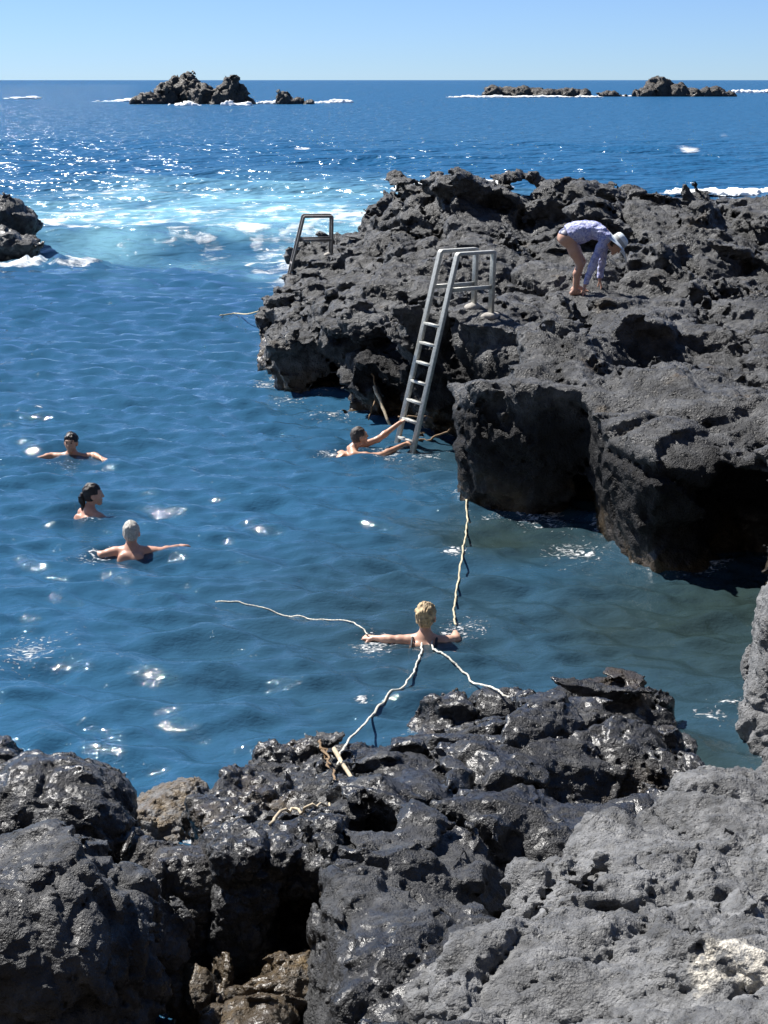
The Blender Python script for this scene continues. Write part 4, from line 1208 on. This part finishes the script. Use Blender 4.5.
SPLASH += [(S1[0], S1[1] - .35, .35, .6), (S2[0], S2[1] - .15, .28, .7), (S3[0] - .35, S3[1] - .15, .25, .8), (S3[0] + .45, S3[1] + .1, .2, .75), (S4[0] - .42, S4[1] - .1, .28, .9), (S4[0] + .32, S4[1] + .3, .3, .9),
           (S5[0] - .3, S5[1] - .1, .3, .85), (S5[0] + .4, S5[1] - .1, .4, .85), (S5[0] + .9, S5[1] - .2, .35, .8)]
for px, py, r, a in ((40, 407, .12, .9), (58, 399, .12, .9), (14, 409, .1, .9), (110, 441, .1, .9), (455, 556, .16, .95), (540, 520, .5, .85), (575, 552, .45, .85), (500, 517, .3, .8), (735, 705, .2, .85), (715, 715, .15, .8), (30, 650, .5, .75), (360, 698, .1, .9), (290, 400, .4, .85), (330, 415, .5, .8), (265, 385, .3, .85)):
    q = at(px, py); SPLASH.append((q[0], q[1], r, a))

# ---- ropes
q0 = hit(outcrop, 466, 500) or Vector(at3(466, 500, .4))
h2 = S4_hands[1]
rope('yellowish rope from the big block down to the blond bather', [q0 + Vector((0, .1, .05)), q0, *[floats(*at(a_, b_)) for a_, b_ in ((467, 525), (463, 555), (458, 585), (454, 612))], h2], .016, M['rope'], .010, 3, water=.012)
bpy.context.view_layer.update()
k1 = hit(center, 345, 750) or Vector(at3(345, 750, .25)); k2 = hit(center, 492, 690) or Vector(at3(492, 690, .25))
k3 = hit(center, 338, 768) or Vector(at3(335, 770, .35))
rope('white rope from the near rocks out to the blond bather', [k3 + Vector((0, 0, .02)), k1 + Vector((0, 0, .03)), *[floats(*at(a_, b_)) for a_, b_ in ((375, 715), (403, 688), (416, 668), (421, 656))], (S4[0] - .02, S4[1] + .1, -.08)], .015, M['rope_white'], .012, 4, water=.012)
rope('short white rope from the glossy rock toward the blond bather', [k2 + Vector((.1, -.25, .04)), k2 + Vector((0, 0, .02)), *[floats(*at(a_, b_)) for a_, b_ in ((470, 678), (450, 666), (436, 658))], (S4[0] + .05, S4[1] + .05, -.08)], .014, M['rope_white'], .012, 5, water=.012)
rope('thin slack white rope floating left of the blond bather, held in one hand', [S4_hands[0], *[floats(*at(a_, b_), .012 - .004 * i_ / 5) for i_, (a_, b_) in enumerate(((350, 628), (315, 620), (285, 611), (250, 605), (215, 601)))]], .0105, M['rope_white'], .012, 6, water=.004)
r0 = hit(outcrop, 292, 294) or Vector(at3(292, 294, .9))
rope('thin rope in the water below the dark rusty ladder', [Vector(at_y(294, 291, 28.7)), Vector(at_y(280, 302, 28.75)), Vector(at_y(265, 309, 28.9)), Vector(at_y(248, 314, 29.2)), *[floats(*at(a_, b_), .02) for a_, b_ in ((235, 317), (220, 319))]], .024, M['rope'], .0, 7, water=.02)

# ---- sticks and wood
def stick(label, pts, r, mat, name='stick', wob=.01, seed=0):
    rs = np.random.RandomState(seed)
    S = [p + Vector(rs.normal(0, wob, 3)) for p in spline(pts, 6)]
    o = link(name, tube_data(name, S, [r * (1 - .35 * i / len(S)) for i in range(len(S))], 9), mat)
    return tag(o, label, 'stick', 'sticks and wood washed among the rocks')
stick('yellowish pole leaning on the rock left of the silver ladder', [Vector(at_y(374, 386, 20.6)), Vector(at_y(390, 425, 20.2))], .026, M['wood'], 'pole', .004, 1)
stick('thin bent brown stick beside the yellowish pole', [Vector(at_y(372, 372, 20.9)), Vector(at_y(376, 395, 20.7)), Vector(at_y(368, 420, 20.6))], .014, M['wood_dark'], seed=2)
stick('weathered stick stuck from the silver ladder foot to the rock, lower one', [Vector(at_y(412, 440, 19.3)), Vector(at_y(430, 439, 19.3)), Vector(at_y(452, 428, 19.2))], .018, M['wood_dark'], seed=3)
stick('thin weathered stick level behind the silver ladder foot, upper one', [Vector(at_y(398, 416, 19.6)), Vector(at_y(432, 417, 19.5))], .012, M['wood_dark'], seed=4)
pA = hit(slope_rock, 337, 768) or hit(center, 337, 768) or Vector(at3(337, 768, .4))
pB = hit(center, 362, 801) or hit(slope_rock, 362, 801) or Vector(at3(362, 801, .55))
stick('pale bleached stick lying in the crack at the rope end', [pA + Vector((-.02, .05, .10)), pB + Vector((0, 0, .05))], .015, M['wood'], 'driftwood', .003, 5)
for i, pl in enumerate((((322, 752), (328, 765), (334, 780), (342, 795)), ((270, 826), (292, 815), (310, 812), (335, 806)), ((318, 742), (324, 756), (330, 770)))):
    P_ = [(hit(slope_rock, *q) or hit(center, *q)) for q in pl]
    P_ = [q + Vector((0, 0, .025)) for q in P_ if q]
    if len(P_) > 1:
        stick(('grey dry root strand hanging beside the rope end', 'long pale root lying over the glistening boulder', 'short upright root stub at the rope end')[i], P_, .009, M['wood'] if i == 1 else M['wood_dark'], 'root', .012, 8 + i)
BATHERS = [S1, S2, S3, S4, S5]
ROCKS = [o for o in bpy.data.objects if o.type == 'MESH' and o.get('category') == 'rock']
build_sea()
